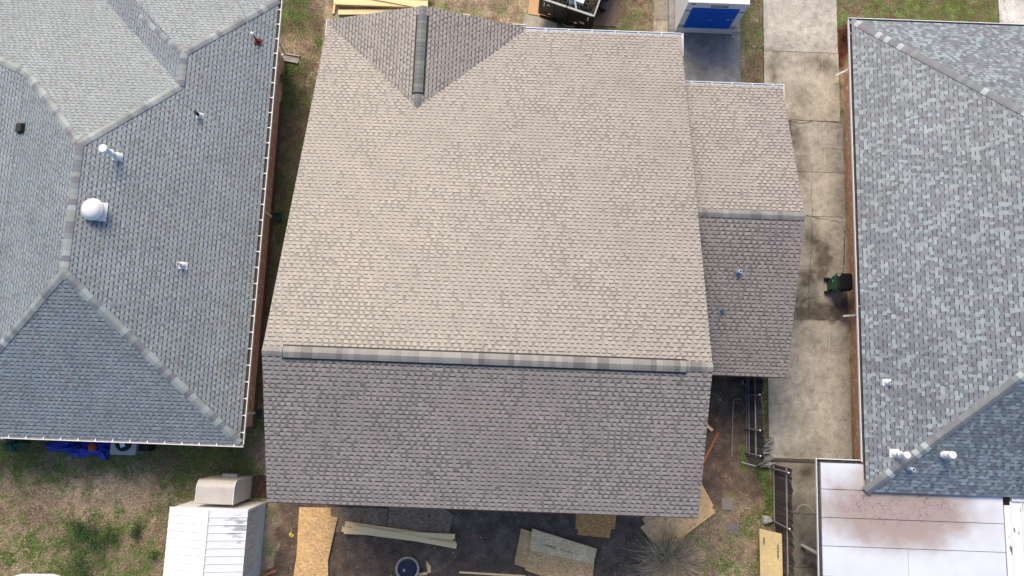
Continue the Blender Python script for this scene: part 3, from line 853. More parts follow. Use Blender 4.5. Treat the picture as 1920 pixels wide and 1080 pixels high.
# service mast with its boot
q = on_plane(484, 79, R_)
bt = MB(); bt.obox(q + R_[1] * .02, s_ * .14, Vector((0, .13, 0)), R_[1] * .008); bt.lathe(q, [(.09, 0), (.05, .12)], 12)
bt.build("mast_boot", m_rust, lh)
ms = MB(); top = q + Vector((0, 0, .62)); ms.tube([q, top], .03, 10)
mo = ms.build("service_mast", m_darkpipe, lh)
MB().lathe(top, [(.04, -.02), (.075, .02), (.06, .09), (.02, .12)], 12).build("weatherhead", m_whitemetal, mo)
a_ = top + Vector((0, 0, .05)); b_ = P(425, -40, 5.0)
cab = MB(); pts = [a_.lerp(b_, t / 14) - Vector((0, 0, .28 * math.sin(math.pi * t / 14))) for t in range(15)]
cab.tube(pts, .012, 6); tag(cab.build("service_cable", m_wire), "thin pale cable running from the mast on the left house roof", "cable")

# ================================================================== RIGHT HOUSE
rx, ry0, ry1, rz, rp = 12.87, -2.98, 14.93, 2.6, .575
rh = thing("house", (18, 6, 0), "right house with brick walls under a blended blue grey shingle hip roof", "house")
rr = Roof(rh)
hd = (ry1 - ry0) / 2; T1 = (rx + hd, (ry0 + ry1) / 2, rz + rp * hd)
EXT = 24.0
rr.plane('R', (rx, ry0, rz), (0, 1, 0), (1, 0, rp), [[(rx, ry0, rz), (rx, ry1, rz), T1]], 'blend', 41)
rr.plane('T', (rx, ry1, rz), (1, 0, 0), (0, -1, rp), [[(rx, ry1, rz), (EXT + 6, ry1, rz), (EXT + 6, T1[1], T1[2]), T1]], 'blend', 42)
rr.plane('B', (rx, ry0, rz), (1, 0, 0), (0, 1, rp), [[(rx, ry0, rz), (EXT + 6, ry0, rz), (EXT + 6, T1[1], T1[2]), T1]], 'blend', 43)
roof_r = rr.finish()
CAPR = [(.185, .20, .215), (.20, .21, .22), (.17, .185, .2), (.22, .24, .25), (.19, .19, .205), (.185, .2, .21), (.42, .47, .48)]
nR2, nT2, nB2 = rr.planes['R'][1], rr.planes['T'][1], rr.planes['B'][1]
cap_line(roof_r, (rx, ry1, rz), T1, nR2, nT2, .30, .19, CAPR, seed=51)
cap_line(roof_r, (rx, ry0, rz), T1, nR2, nB2, .34, .19, CAPR, seed=52)
MB().box(13.70, EXT + 5, -2.2, 14.2, 0, 2.45).build("wall", m_brick, rh)
MB().box(rx + .05, 13.695, ry0 + .3, ry1 - .1, 2.40, 2.46).build("soffit", m_brownwood, rh)
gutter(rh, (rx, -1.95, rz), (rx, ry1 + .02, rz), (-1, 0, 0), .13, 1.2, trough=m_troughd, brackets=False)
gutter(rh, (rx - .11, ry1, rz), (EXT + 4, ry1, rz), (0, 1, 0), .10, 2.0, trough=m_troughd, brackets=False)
for (u, v, dy) in ((1569, 139, .75), (1583, 592, .12)):
    q = P(u, v, .45)
    downspout(rh, [(rx - .05, q.y + dy, 2.52), (13.62, q.y + dy * .55, 2.0), (13.62, q.y + dy * .2, .6), (q.x + .02, q.y, .32)])
# narrow window in the brick wall
wy0, wy1 = P(1596, 418, 1.6).y, P(1596, 374, 1.6).y
wf = MB()
for (a, b, c, d) in ((wy0, wy1, 1.0, 1.06), (wy0, wy1, 2.0, 2.06), (wy0, wy0 + .07, 1.06, 2.0), (wy1 - .07, wy1, 1.06, 2.0)): wf.box(13.655, 13.70, a, b, c, d)
wfo = wf.build("window", m_white, rh)
MB().box(13.66, 13.69, wy0 + .07, wy1 - .07, 1.06, 2.0).build("pane", m_black, wfo)
RR_ = rr.planes['R']; RB_ = rr.planes['B']
pipe_vent(rh, RR_, 1664, 717, .28, .06, m_whitemetal, m_whitemetal, .16, 'hollow')
pipe_vent(rh, RR_, 1679, 850, .75, .07, m_whitemetal, m_whitemetal, .19, 'hood')
pipe_vent(rh, RB_, 1705, 879, .30, .06, m_whitemetal, m_blueflash, .17, 'hollow')
pipe_vent(rh, RB_, 1770, 851, .48, .075, m_whitemetal, m_whitemetal, .14, 'hood')

# white covered patio, panels lapped side by side
pr = thing("patio_cover", (14.5, -5, 0), "white flat panel patio cover with a pink brown stain behind the right house", "patio cover")
m_panel = mat("white_stained_panel", (.68, .72, .79), rough=.5, var=.06, scale=1.1, world_pos=True)
def _stain():
    N, L, b = nodes_of(m_panel); src = b.inputs["Base Color"].links[0].from_socket
    g = N.new("ShaderNodeNewGeometry")
    c1 = P(1690, 945, 2.45)
    def ell(cx, cy, rx_, ry_, n_amt):
        sub = N.new("ShaderNodeVectorMath"); sub.operation = 'SUBTRACT'; L.new(g.outputs["Position"], sub.inputs[0]); sub.inputs[1].default_value = (cx, cy, 2.45)
        mul = N.new("ShaderNodeVectorMath"); mul.operation = 'MULTIPLY'; L.new(sub.outputs[0], mul.inputs[0]); mul.inputs[1].default_value = (1 / rx_, 1 / ry_, 0)
        ln = N.new("ShaderNodeVectorMath"); ln.operation = 'LENGTH'; L.new(mul.outputs[0], ln.inputs[0])
        n = N.new("ShaderNodeTexNoise"); n.inputs["Scale"].default_value = 1.6; n.inputs["Detail"].default_value = 5; L.new(g.outputs["Position"], n.inputs["Vector"])
        ad = N.new("ShaderNodeMath"); ad.operation = 'MULTIPLY_ADD'; L.new(n.outputs[0], ad.inputs[0]); ad.inputs[1].default_value = n_amt; L.new(ln.outputs["Value"], ad.inputs[2])
        mr = N.new("ShaderNodeMapRange"); mr.interpolation_type = 'SMOOTHSTEP'; L.new(ad.outputs[0], mr.inputs[0])
        mr.inputs[1].default_value = .45 + n_amt * .5; mr.inputs[2].default_value = 1.05 + n_amt * .5; mr.inputs[3].default_value = 1; mr.inputs[4].default_value = 0
        return mr.outputs[0]
    a = ell(c1.x - .15, c1.y - .25, 3.7, 1.75, .5)
    mx = N.new("ShaderNodeMix"); mx.data_type = 'RGBA'; mm = N.new("ShaderNodeMath"); mm.operation = 'MULTIPLY'; L.new(a, mm.inputs[0]); mm.inputs[1].default_value = .95
    L.new(mm.outputs[0], mx.inputs["Factor"]); L.new(src, mx.inputs["A"]); mx.inputs["B"].default_value = (.38, .30, .275, 1)
    b2 = ell(c1.x - .2, c1.y + .0, 2.6, .95, .6)
    n = N.new("ShaderNodeTexNoise"); n.inputs["Scale"].default_value = 16; n.inputs["Detail"].default_value = 5; L.new(g.outputs["Position"], n.inputs["Vector"])
    r = N.new("ShaderNodeMapRange"); L.new(n.outputs[0], r.inputs[0]); r.inputs[1].default_value = .5; r.inputs[2].default_value = .62
    m3 = N.new("ShaderNodeMath"); m3.operation = 'MULTIPLY'; L.new(b2, m3.inputs[0]); L.new(r.outputs[0], m3.inputs[1])
    n5 = N.new("ShaderNodeTexNoise"); n5.inputs["Scale"].default_value = 2.3; n5.inputs["Detail"].default_value = 3; L.new(g.outputs["Position"], n5.inputs["Vector"])
    r5 = N.new("ShaderNodeMapRange"); L.new(n5.outputs[0], r5.inputs[0]); r5.inputs[1].default_value = .42; r5.inputs[2].default_value = .6; r5.inputs[3].default_value = .1
    m5 = N.new("ShaderNodeMath"); m5.operation = 'MULTIPLY'; L.new(m3.outputs[0], m5.inputs[0]); L.new(r5.outputs[0], m5.inputs[1]); m3 = m5
    m4 = N.new("ShaderNodeMath"); m4.operation = 'MULTIPLY'; L.new(m3.outputs[0], m4.inputs[0]); m4.inputs[1].default_value = .9
    mx2 = N.new("ShaderNodeMix"); mx2.data_type = 'RGBA'; L.new(m4.outputs[0], mx2.inputs["Factor"]); L.new(mx.outputs["Result"], mx2.inputs["A"]); mx2.inputs["B"].default_value = (.20, .15, .155, 1)
    L.new(mx2.outputs["Result"], b.inputs["Base Color"])
_stain()
PX0, PX1 = 11.33, 17.82
ys = [-2.03, -2.96, -3.94, -4.92, -5.95, -6.95, -7.95]
for k in range(6):
    y1, y0 = ys[k], ys[k + 1]
    o = MB().box(PX0, PX1 if k else 12.86, y0 + .012, y1 - .012, 2.40 - .004 * k, 2.46 - .004 * k).build("panel", m_panel, pr)
    if k == 0: MB().box(12.87, 17.3, y0 + .012, -2.6, 2.34, 2.455).build("panel", m_panel, pr)
MB().box(PX0, PX1, -8, -2.04, 2.36, 2.392).build("panel_backing", m_cedge, pr)
for k in range(2):
    MB().box(14.35, 14.362, ys[4] + .02, ys[3] - .02, 2.449, 2.453).build("seam", m_cedge, pr) if k == 0 else None
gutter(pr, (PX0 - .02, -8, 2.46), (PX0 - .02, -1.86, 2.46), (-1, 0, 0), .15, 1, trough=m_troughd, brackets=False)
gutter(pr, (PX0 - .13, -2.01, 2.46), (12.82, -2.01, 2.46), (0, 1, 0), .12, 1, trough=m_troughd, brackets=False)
q0 = P(1503, 1022, .02)
MB().box(q0.x - .04, q0.x + .04, q0.y - .04, q0.y + .04, .02, 2.36).build("post", m_white, pr)
MB().box(q0.x - .04, q0.x + .04, -7.7, -7.62, .02, 2.36).build("post", m_white, pr)
MB().box(17.3, 17.38, -7.7, -7.62, .02, 2.36).build("post", m_white, pr)
# second, ribbed cover at the right edge with peeling paint
m_peel = mat("peeling_white_paint", (.80, .81, .82), rough=.6, var=.02, world_pos=True)
def _peel():
    N, L, b = nodes_of(m_peel); src = b.inputs["Base Color"].links[0].from_socket
    g = N.new("ShaderNodeNewGeometry"); mp = N.new("ShaderNodeMapping"); mp.inputs["Scale"].default_value = (6, 1.3, 1); L.new(g.outputs["Position"], mp.inputs[0])
    n = N.new("ShaderNodeTexNoise"); n.inputs["Scale"].default_value = 1.2; n.inputs["Detail"].default_value = 6; L.new(mp.outputs[0], n.inputs["Vector"])
    r = N.new("ShaderNodeMapRange"); L.new(n.outputs[0], r.inputs[0]); r.inputs[1].default_value = .62; r.inputs[2].default_value = .64
    mx = N.new("ShaderNodeMix"); mx.data_type = 'RGBA'; L.new(r.outputs[0], mx.inputs["Factor"]); L.new(src, mx.inputs["A"]); mx.inputs["B"].default_value = (.03, .03, .035, 1)
    L.new(mx.outputs["Result"], b.inputs["Base Color"])
_peel()
p2 = thing("patio_cover", (19.5, -5, 0), "ribbed white metal cover with black peeling streaks at the right edge", "patio cover")
x_ = PX1 + .06
for k in range(9):
    wd = .34 if k else .22
    MB().box(x_, x_ + wd, -8, -3.15 if k else -3.3, 2.36, 2.42).build("panel", m_peel, p2)
    MB().box(x_ + wd - .03, x_ + wd + .02, -8, -3.16, 2.42, 2.46).build("rib", m_white, p2)
    x_ += wd + .05
MB().box(PX1 + .02, x_, -8, -3.2, 2.30, 2.352).build("panel_backing", m_black, p2)
MB().box(PX1 + .30, x_, -3.14, -2.98, 2.40, 2.50).build("header", m_white, p2)
for xx in (PX1 + .2, x_ - .3): MB().box(xx, xx + .08, -7.7, -7.62, .02, 2.30).build("post", m_white, p2)

# ================================================================== SHED and cabinet
sx0, sx1, sy1 = -11.97, -9.2, -4.47
sh = thing("shed", (-10.6, -6, 0), "white metal garden shed with ribbed gable roof beside the rear lawn", "shed")
m_shedwall = mat("mildewed_shed_wall", (.62, .65, .66), rough=.6, var=.06, scale=3)
def _mildew():
    N, L, b = nodes_of(m_shedwall); src = b.inputs["Base Color"].links[0].from_socket
    g = N.new("ShaderNodeNewGeometry"); mp = N.new("ShaderNodeMapping"); mp.inputs["Scale"].default_value = (1, 9, .8); L.new(g.outputs["Position"], mp.inputs[0])
    n = N.new("ShaderNodeTexNoise"); n.inputs["Scale"].default_value = 1.6; n.inputs["Detail"].default_value = 5; L.new(mp.outputs[0], n.inputs["Vector"])
    s = N.new("ShaderNodeSeparateXYZ"); L.new(g.outputs["Position"], s.inputs[0])
    r = N.new("ShaderNodeMapRange"); L.new(n.outputs[0], r.inputs[0]); r.inputs[1].default_value = .4; r.inputs[2].default_value = .68; r.inputs[4].default_value = .7
    z = N.new("ShaderNodeMapRange"); L.new(s.outputs[2], z.inputs[0]); z.inputs[1].default_value = .5; z.inputs[2].default_value = 1.2
    mm = N.new("ShaderNodeMath"); mm.operation = 'MULTIPLY'; L.new(r.outputs[0], mm.inputs[0]); L.new(z.outputs[0], mm.inputs[1])
    mx = N.new("ShaderNodeMix"); mx.data_type = 'RGBA'; L.new(mm.outputs[0], mx.inputs["Factor"]); L.new(src, mx.inputs["A"]); mx.inputs["B"].default_value = (.36, .40, .27, 1)
    L.new(mx.outputs["Result"], b.inputs["Base Color"])
_mildew()
MB().box(sx0 + .05, sx1 - .03, -9.6, sy1 - .06, 0, 2.08).build("wall", m_shedwall, sh)
for k in range(34):                                   # ribs of the side wall
    pass
rb = MB()
for k in range(30): rb.box(sx1 - .029, sx1 - .018, sy1 - .15 - k * .165 - .03, sy1 - .15 - k * .165, .04, 2.05)
rb.build("wall_ribs", m_shedwall, sh, kind='stuff')
MB().box(sx0 + .04, sx1 - .02, sy1 - .058, sy1 - .02, 0, 2.10).build("front_wall", m_shedw, sh)
MB().box(sx1 - .03, sx1 + .01, sy1 - .06, sy1, 0, 2.08).build("corner_trim", m_whitemetal, sh)
sxm = (P(388, 955, 2.5).x); szr = 2.46
def shed_slope(xa, za, xb, zb, nm):
    d = Vector((xb - xa, 0, zb - za)); L = d.length; d.normalize(); n = Vector((-d.z, 0, d.x))
    if n.z < 0: n = -n
    c0 = Vector((xa, 0, za))
    W_ = .265; k = 0; y = sy1 + .02
    while y > -9.7:
        mb = MB(); mb.obox(c0 + d * L / 2 + Vector((0, y - W_ / 2, 0)), d * (L / 2), Vector((0, W_ / 2 - .004, 0)), n * .008)
        o = mb.build("roof_panel", m_shedroof if nm else m_shedw, sh)
        r = MB(); r.obox(c0 + d * L / 2 + Vector((0, y - W_, 0)) + n * .016, d * (L / 2), Vector((0, .016, 0)), n * .013)
        r.build("rib", m_shedw, sh)
        y -= W_; k += 1
m_shedroof = mat("streaked_shed_roof", (.82, .83, .85), rough=.5, var=.02, world_pos=True)
def _streak():
    N, L, b = nodes_of(m_shedroof); src = b.inputs["Base Color"].links[0].from_socket
    g = N.new("ShaderNodeNewGeometry"); mp = N.new("ShaderNodeMapping"); mp.inputs["Scale"].default_value = (1, 7, 1); L.new(g.outputs["Position"], mp.inputs[0])
    n = N.new("ShaderNodeTexNoise"); n.inputs["Scale"].default_value = 2.2; n.inputs["Detail"].default_value = 5; L.new(mp.outputs[0], n.inputs["Vector"])
    c = P(450, 990, 2.2)
    sub = N.new("ShaderNodeVectorMath"); sub.operation = 'SUBTRACT'; L.new(g.outputs["Position"], sub.inputs[0]); sub.inputs[1].default_value = tuple(c)
    mul = N.new("ShaderNodeVectorMath"); mul.operation = 'MULTIPLY'; L.new(sub.outputs[0], mul.inputs[0]); mul.inputs[1].default_value = (1.1, 1.1, 0)
    ln = N.new("ShaderNodeVectorMath"); ln.operation = 'LENGTH'; L.new(mul.outputs[0], ln.inputs[0])
    z = N.new("ShaderNodeMapRange"); L.new(ln.outputs["Value"], z.inputs[0]); z.inputs[1].default_value = .2; z.inputs[2].default_value = 1.0; z.inputs[3].default_value = .17; z.inputs[4].default_value = -.1
    ad = N.new("ShaderNodeMath"); L.new(n.outputs[0], ad.inputs[0]); L.new(z.outputs[0], ad.inputs[1])
    r = N.new("ShaderNodeMapRange"); L.new(ad.outputs[0], r.inputs[0]); r.inputs[1].default_value = .60; r.inputs[2].default_value = .68; r.inputs[4].default_value = .8
    mx = N.new("ShaderNodeMix"); mx.data_type = 'RGBA'; L.new(r.outputs[0], mx.inputs["Factor"]); L.new(src, mx.inputs["A"]); mx.inputs["B"].default_value = (.30, .31, .36, 1)
    L.new(mx.outputs["Result"], b.inputs["Base Color"])
_streak()
shed_slope(sx0 - .02, 2.14, sxm, szr, 0)
shed_slope(sx1 + .02, 2.14, sxm, szr, 1)
MB().obox((sxm, -7.08, szr + .022), (.07, 0, 0), (0, 2.62, 0), (0, 0, .008)).build("ridge_cap", m_whitemetal, sh)
g_ = MB(); g_.face([(sx0 + .03, sy1 - .03, 2.05), (sx1 - .01, sy1 - .03, 2.05), (sxm, sy1 - .03, szr - .02)]); g_.build("gable_panel", m_shedw, sh)

cx0, cx1, cy0, cy1, ch = -11.2, -9.82, -4.36, -3.52, 1.92
cb = thing("cabinet", ((cx0 + cx1) / 2, -3.9, 0), "tall beige metal cabinet with a rounded top edge behind the white shed", "cabinet")
prof = [(cy0, .08), (cy1, .08), (cy1, ch - .30)]
for k in range(1, 8):
    t = math.pi / 2 * k / 7; prof.append((cy1 - .30 + .30 * math.cos(t), ch - .30 + .30 * math.sin(t)))
prof += [(cy0 + .03, ch + .01), (cy0, ch - .02)]
b_ = MB()
i0 = [(cx0, y, z) for y, z in prof]; i1 = [(cx1, y, z) for y, z in prof]
b_.face(i0); b_.face(i1[::-1])
for k in range(len(prof)):
    j = (k + 1) % len(prof); b_.face([i0[j], i0[k], i1[k], i1[j]])
b_.build("body", m_beige, cb)
for xx in (cx0 - .006, cx1 - .018):
    e_ = MB(); pp = prof[2:]
    for k in range(len(pp) - 1): e_.bar((xx + .012, pp[k][0], pp[k][1]), (xx + .012, pp[k + 1][0], pp[k + 1][1]), .03, .022, up=(1, 0, 0))
    e_.build("edge_trim", m_whitemetal, cb)
MB().box(cx0 + .45, cx1 - .35, cy1 + .005, cy1 + .12, .4, .75).build("vent_hood", m_galv, cb)
MB().box(cx0 + .05, cx1 - .05, cy0 + .05, cy1 - .05, 0, .078).build("base", m_cedge, cb)
bst = link("brick_step", MB().box(-9.78, -9.2, -4.35, -3.5, -.02, .03).mesh("brick_step", Vector((0, 0, 0)), m_brownledge), (0, 0, 0), kind='structure')
for k in range(4):
    for j in range(6):
        MB().box(-9.77 + j * .095, -9.685 + j * .095, -4.34 + k * .21, -4.14 + k * .21, .03, .055 + .004 * ((k + j) % 3), [(.10, .05, .04), (.13, .07, .055), (.085, .05, .04)][(k * 2 + j) % 3]).build("brick", m_picket, bst)

# ================================================================== FENCES
def fence(name, label, x, ya, yb, h, lowrail, tops, colr, cat="fence", footings=()):
    f = thing(name, (x, (ya + yb) / 2, 0), label, cat)
    y = ya; W_ = .137; R = random.Random(int(abs(x * 100)))
    protos = []
    for c in colr:
        for hh in (h - .03, h + .02):
            pr_ = MB(); pr_.box(-.009, .009, -W_ / 2, W_ / 2, 0, hh - .03, c)
            i = len(pr_.v); pr_.v += [(-.009, -W_ / 2, hh - .03), (-.009, W_ / 2, hh - .03), (-.009, W_ / 2 - .03, hh), (-.009, -W_ / 2 + .03, hh), (.009, -W_ / 2, hh - .03), (.009, W_ / 2, hh - .03), (.009, W_ / 2 - .03, hh), (.009, -W_ / 2 + .03, hh)]
            for q in ((0, 1, 2, 3), (7, 6, 5, 4), (2, 6, 7, 3), (1, 5, 6, 2), (0, 3, 7, 4)): pr_.f.append(tuple(i + k for k in q)); pr_.c.append(c)
            protos.append(pr_.mesh("picket", Vector((0, 0, 0)), m_picket))
    while y > yb:
        link("picket", R.choice(protos), (x + .03 + R.uniform(-.006, .006), y, .03), f, rot=(R.uniform(-.012, .012), R.uniform(-.02, .02), 0))
        y -= W_ + R.choice((.001, .002, .005))
    for z in lowrail:
        MB().bar((x - .01, ya + .05, z), (x - .01, yb, z), .045, .045).build("rail", m_galv, f)
    for yy in tops:
        p_ = MB(); p_.tube([(x - .05, yy, 0), (x - .05, yy, h - .12)], .028, 10); po = p_.build("post", m_galv, f)
        MB().lathe((x - .05, yy, h - .12), [(.034, 0), (.034, .02), (.015, .045)], 10).build("post_cap", m_whitemetal, po)
    return f
DK = [(.10, .075, .07), (.13, .09, .08), (.11, .085, .082), (.15, .095, .08), (.09, .072, .072)]
y976 = P(1446, 976).y
fence("fence", "dark wooden picket fence with steel rails between the rear yard and the patio", 10.47, -2.42, -8.6, 1.9, (.12, 1.45), (-2.5, y976, -7.2), DK)
fence("fence", "dark wooden picket fence section near the carport, beside the driveway", 9.44, 3.0, -2.05, 1.9, (.10, .38, 1.15), (P(1400, 740).y, P(1400, 803).y, P(1400, 848).y, 2.6), [(.07, .066, .066), (.10, .092, .092), (.12, .11, .108), (.085, .08, .085)])
gp = MB(); a = P(1390, 867, .9); b = P(1418, 874, 1.0)
gp.tube([a, b], .025, 8); tag(gp.build("fallen_rail", m_galv), "short grey rail end lying past the carport fence", "rail")

# pile of grey broken boards beside the end of the carport fence
pl = thing("board_pile", P(1437, 850), "loose pile of weathered grey boards at the end of the carport fence", "board pile")
R = random.Random(5)
for k in range(15):
    u = 1428 + R.uniform(0, 14); v = 826 + k * 3.4; L = R.uniform(.28, .5); an = R.uniform(.1, .7)
    p = P(u, v, .12 + .03 * (k % 4))
    d = Vector((math.cos(an), math.sin(an), 0)) * L / 2
    MB().bar(p - d, p + d + Vector((0, 0, .06)), .07, .022, col=[(.22, .21, .20), (.30, .29, .28), (.16, .15, .15)][k % 3]).build("board", m_picket, pl)
def lump(name, u, v, rx_, ry_, h, mt, label, cat, seed, z=0, parent=None, group=None, jag=.25):
    c = P(u, v, z); mb = MB(); n = 16; rings = []
    R = random.Random(seed); ph = [R.uniform(0, 6) for _ in range(6)]
    for ri, (rr_, zz) in enumerate(((1, -.02), (.97, .35), (.8, .7), (.5, .95), (.2, 1.0))):
        i = len(mb.v); rings.append(i)
        for q in range(n):
            t = 2 * math.pi * q / n
            k = 1 + jag * math.sin(2 * t + ph[0]) * .5 + jag * .6 * math.sin(3 * t + ph[1] + ri) + jag * .4 * math.sin(5 * t + ph[2]) + R.uniform(-.5, .5) * jag * .5
            mb.v.append((c.x + rx_ * rr_ * k * math.cos(t), c.y + ry_ * rr_ * k * math.sin(t), c.z + h * zz * (1 + R.uniform(-.3, .3) * jag * 2)))
    for k in range(len(rings) - 1):
        for q in range(n):
            w_ = (q + 1) % n; mb.f.append((rings[k] + q, rings[k] + w_, rings[k + 1] + w_, rings[k + 1] + q)); mb.c.append((1, 1, 1))
    mb.f.append(tuple(rings[-1] + q for q in range(n))); mb.c.append((1, 1, 1))
    o = mb.build(name, mt, parent)
    if label: tag(o, label, cat, group)
    return o
lump("concrete_footing", 1438, 869, .16, .2, .22, m_rock, "pale lump of concrete at the corner where the two picket fences meet", "concrete lump", 3)
lump("concrete_footing", 1437, 975, .17, .2, .2, m_rock, "pale lump of concrete at the foot of the picket fence post by the plywood", "concrete lump", 4)

# ================================================================== YARD THINGS
def sheet(name, mt, px, z, th, label, cat="board sheet", group=None, parent=None):
    pts = [P(u, v, z) for u, v in px]
    a = (pts[1] - pts[0]); ang = math.atan2(a.y, a.x); c = sum(pts, Vector((0, 0, 0))) / len(pts)
    rot = Matrix.Rotation(-ang, 3, 'Z'); loc = [rot @ (p - c) for p in pts]
    mb = MB(); mb.prism([(p.x, p.y) for p in loc], -th, 0)
    me = mb.mesh(name, Vector((0, 0, 0)), mt)
    o = link(name, me, c, parent, rot=(0, 0, ang))
    if label: tag(o, label, cat, group)
    return o
def board(name, mt, u1, v1, u2, v2, w, th, z, label=None, cat="board", group=None, z2=None, parent=None):
    a = P(u1, v1, z); b = P(u2, v2, z if z2 is None else z2); d = b - a; L = d.length
    mb = MB(); mb.box(-L / 2, L / 2, -w / 2, w / 2, -th / 2, th / 2)
    o = link(name, mb.mesh(name, Vector((0, 0, 0)), mt), (a + b) / 2, parent, rot=(0, -math.asin(d.z / L), math.atan2(d.y, d.x)))
    if label: tag(o, label, cat, group)
    return o
sheet("strand_board_sheet", m_osbold, [(608, 950), (728, 953), (724, 993), (600, 1000)], .03, .012, "dark weathered strand board lying flat under the lumber, left of its joint")
sheet("strand_board_sheet", m_osbold, [(729.5, 950), (809, 930), (850, 966), (842, 1004), (725.5, 993)], .034, .012, "greyish weathered strand board lying flat under the lumber, right of its joint")
sheet("strand_board_sheet", m_osb, [(561, 951), (621, 952), (621, 975), (608, 1110), (552, 1110)], .075, .015, "tan strand board sheet at the back of the pair beside the shed")
sheet("strand_board_sheet", m_osb, [(576, 959), (633, 970), (615, 1050), (616, 1130), (543, 1130), (556, 1040)], .10, .015, "tan strand board sheet lying on top of the pair beside the shed")
for k, (a, b, c, d) in enumerate(((647, 982, 850, 1011), (641, 992, 855, 1020), (645, 996, 853, 1006), (660, 988, 856, 1024))):
    board("lumber_board", m_pale, a, b, c, d, .19, .035, .12 + .036 * k,
          ["lowest pale pine board of the small stack on the dark sheets", "second pale pine board up in the small stack on the dark sheets",
           "third pale pine board up in the small stack on the dark sheets", "topmost pale pine board of the small stack on the dark sheets"][k], "board", "pale boards stacked on the weathered sheets")
board("lumber_board", m_pale, 861, 1073, 985, 1080, .07, .04, .05, "narrow pale batten lying on the dark soil at the bottom of the yard")
board("plank", m_orange, 486, 1082, 518, 1070, .09, .04, .06, "short orange brown plank by the corner of the shed")
board("plank", m_orange, 1347, 811, 1318, 868, .10, .04, .06, "reddish brown plank lying on dark soil beside the back slope")
board("wood_offcut", m_pale, 1322, 795, 1336, 807, .11, .05, .06, "pale short wood offcut at the edge of the back slope")
# stack of strand board with a stamped top sheet
st = thing("strand_board_stack", P(1045, 1040), "stack of strand board sheets with a pale stamped sheet on top", "board stack")
for k, dx in enumerate((-9, -6, -3, 0)):
    sheet("sheet", m_osb, [(986 + dx, 991 + k), (1115 + dx, 1030 + k), (1104 + dx, 1100 + k), (973 + dx, 1058 + k)], .05 + .02 * k, .017, None, parent=st)
sheet("sheet", m_osb, [(994, 1031), (1114, 1058), (1108, 1112), (984, 1069)], .16, .015, None, parent=st)
tp = sheet("sheet", m_osbpale, [(998, 991), (1119, 1029), (1113, 1058), (993, 1031)], .178, .016, None, parent=st)
tp['label'] = "pale grey green stamped sheet"
def text_obj(s, size, loc, ang, mt, parent, name="printed_text", tilt=0, extr=.002, sx=1.0):
    cu = bpy.data.curves.new(name, 'FONT'); cu.body = s; cu.size = size; cu.extrude = extr; cu.align_x = 'CENTER'; cu.align_y = 'CENTER'
    tmp = bpy.data.objects.new(name + "_src", cu); C.objects.link(tmp)
    bpy.context.view_layer.update()
    me = bpy.data.meshes.new_from_object(tmp.evaluated_get(bpy.context.evaluated_depsgraph_get()))
    bpy.data.objects.remove(tmp); me.materials.clear(); me.materials.append(mt)
    o = link(name, me, loc, parent, rot=(tilt, 0, ang)); o.scale = (sx, 1, 1)
    return o
ink = mat("faded_stamp_ink", (.10, .09, .08), rough=.8, var=.2)
inkg = mat("faint_green_ink", (.26, .28, .23), rough=.8, var=.2)
q = P(1032, 1026, .182); a2 = P(1045, 1030, .182); an = math.atan2((a2 - q).y, (a2 - q).x)
bar = MB(); bar.obox((0, 0, 0), (.23, 0, 0), (0, .006, 0), (0, 0, .001))
for xx in [i * .045 - .2 for i in range(10)]: bar.obox((xx, .04, 0), (.015, 0, 0), (0, .016, 0), (0, 0, .001))
link("printed_stamp", bar.mesh("printed_stamp", Vector((0, 0, 0)), ink), q, st, rot=(0, 0, an))
bar = MB()
for xx in [i * .07 - .25 for i in range(8)]: bar.obox((xx, 0, 0), (.022, 0, 0), (0, .022, 0), (0, 0, .001))
link("printed_stamp", bar.mesh("printed_stamp", Vector((0, 0, 0)), inkg), P(1062, 1034, .182), st, rot=(0, 0, an))
# orange strand boards below the eave
so = thing("strand_board_stack", P(1120, 985), "fresh orange strand board sheets half hidden below the rear eave", "board stack")
sheet("sheet", m_osborange, [(1080, 935), (1158, 935), (1153, 992), (1079, 993)], .04, .02, None, parent=so)
sheet("sheet", m_osborange, [(1086, 930), (1156, 930), (1143, 1009), (1083, 1003)], .065, .02, None, parent=so)
# muddy plywood at the corner of the eave
sheet("plywood_sheet", m_osbdirty, [(1204, 973), (1312, 900), (1338, 948), (1240, 1035)], .05, .02, "lower sheet of the muddy plywood pair under the rear roof corner")
sheet("plywood_sheet", m_osbdirty, [(1200, 989), (1309, 914), (1342, 961), (1242, 1036)], .085, .018, "muddy plywood sheet with dark footprints lying on top under the rear roof corner")
# yellow sheet leaning on the fence
ys_ = thing("plywood_sheet", P(1440, 1050), "clean yellow plywood sheet with two dark marks leaning on the picket fence", "board sheet")
A1, A2 = P(1424, 991, .55), P(1466, 1001, 1.0)
yb_ = -8.0
lb = MB()
pa = [Vector((A1.x, A1.y, A1.z)), Vector((A2.x, A2.y, A2.z)), Vector((A2.x + .02, yb_, A2.z)), Vector((A1.x + .02, yb_, A1.z))]
nn = (pa[1] - pa[0]).cross(pa[3] - pa[0]).normalized(); nn = nn if nn.z > 0 else -nn
lo_ = [p - nn * .018 for p in pa]
lb.face(pa[::-1]); lb.face(lo_)
for k in range(4): lb.face([pa[k], pa[(k + 1) % 4], lo_[(k + 1) % 4], lo_[k]])
lb.build("sheet", m_ply, ys_)
mk = MB(); ex = (pa[1] - pa[0]).normalized()
for (fx, y0_, y1_) in ((.2, .30, .58), (.82, .45, 1.0)):
    c = pa[0] + ex * (pa[1] - pa[0]).length * fx + nn * .002
    for k in range(7):
        yy = c.y - y0_ - (y1_ - y0_) * k / 7
        mk.obox(Vector((c.x, yy, c.z)), ex * (.02 + .012 * (k % 2)), Vector((0, (y1_ - y0_) / 17, 0)), nn * .001)
mk.build("printed_marks", ink, ys_)
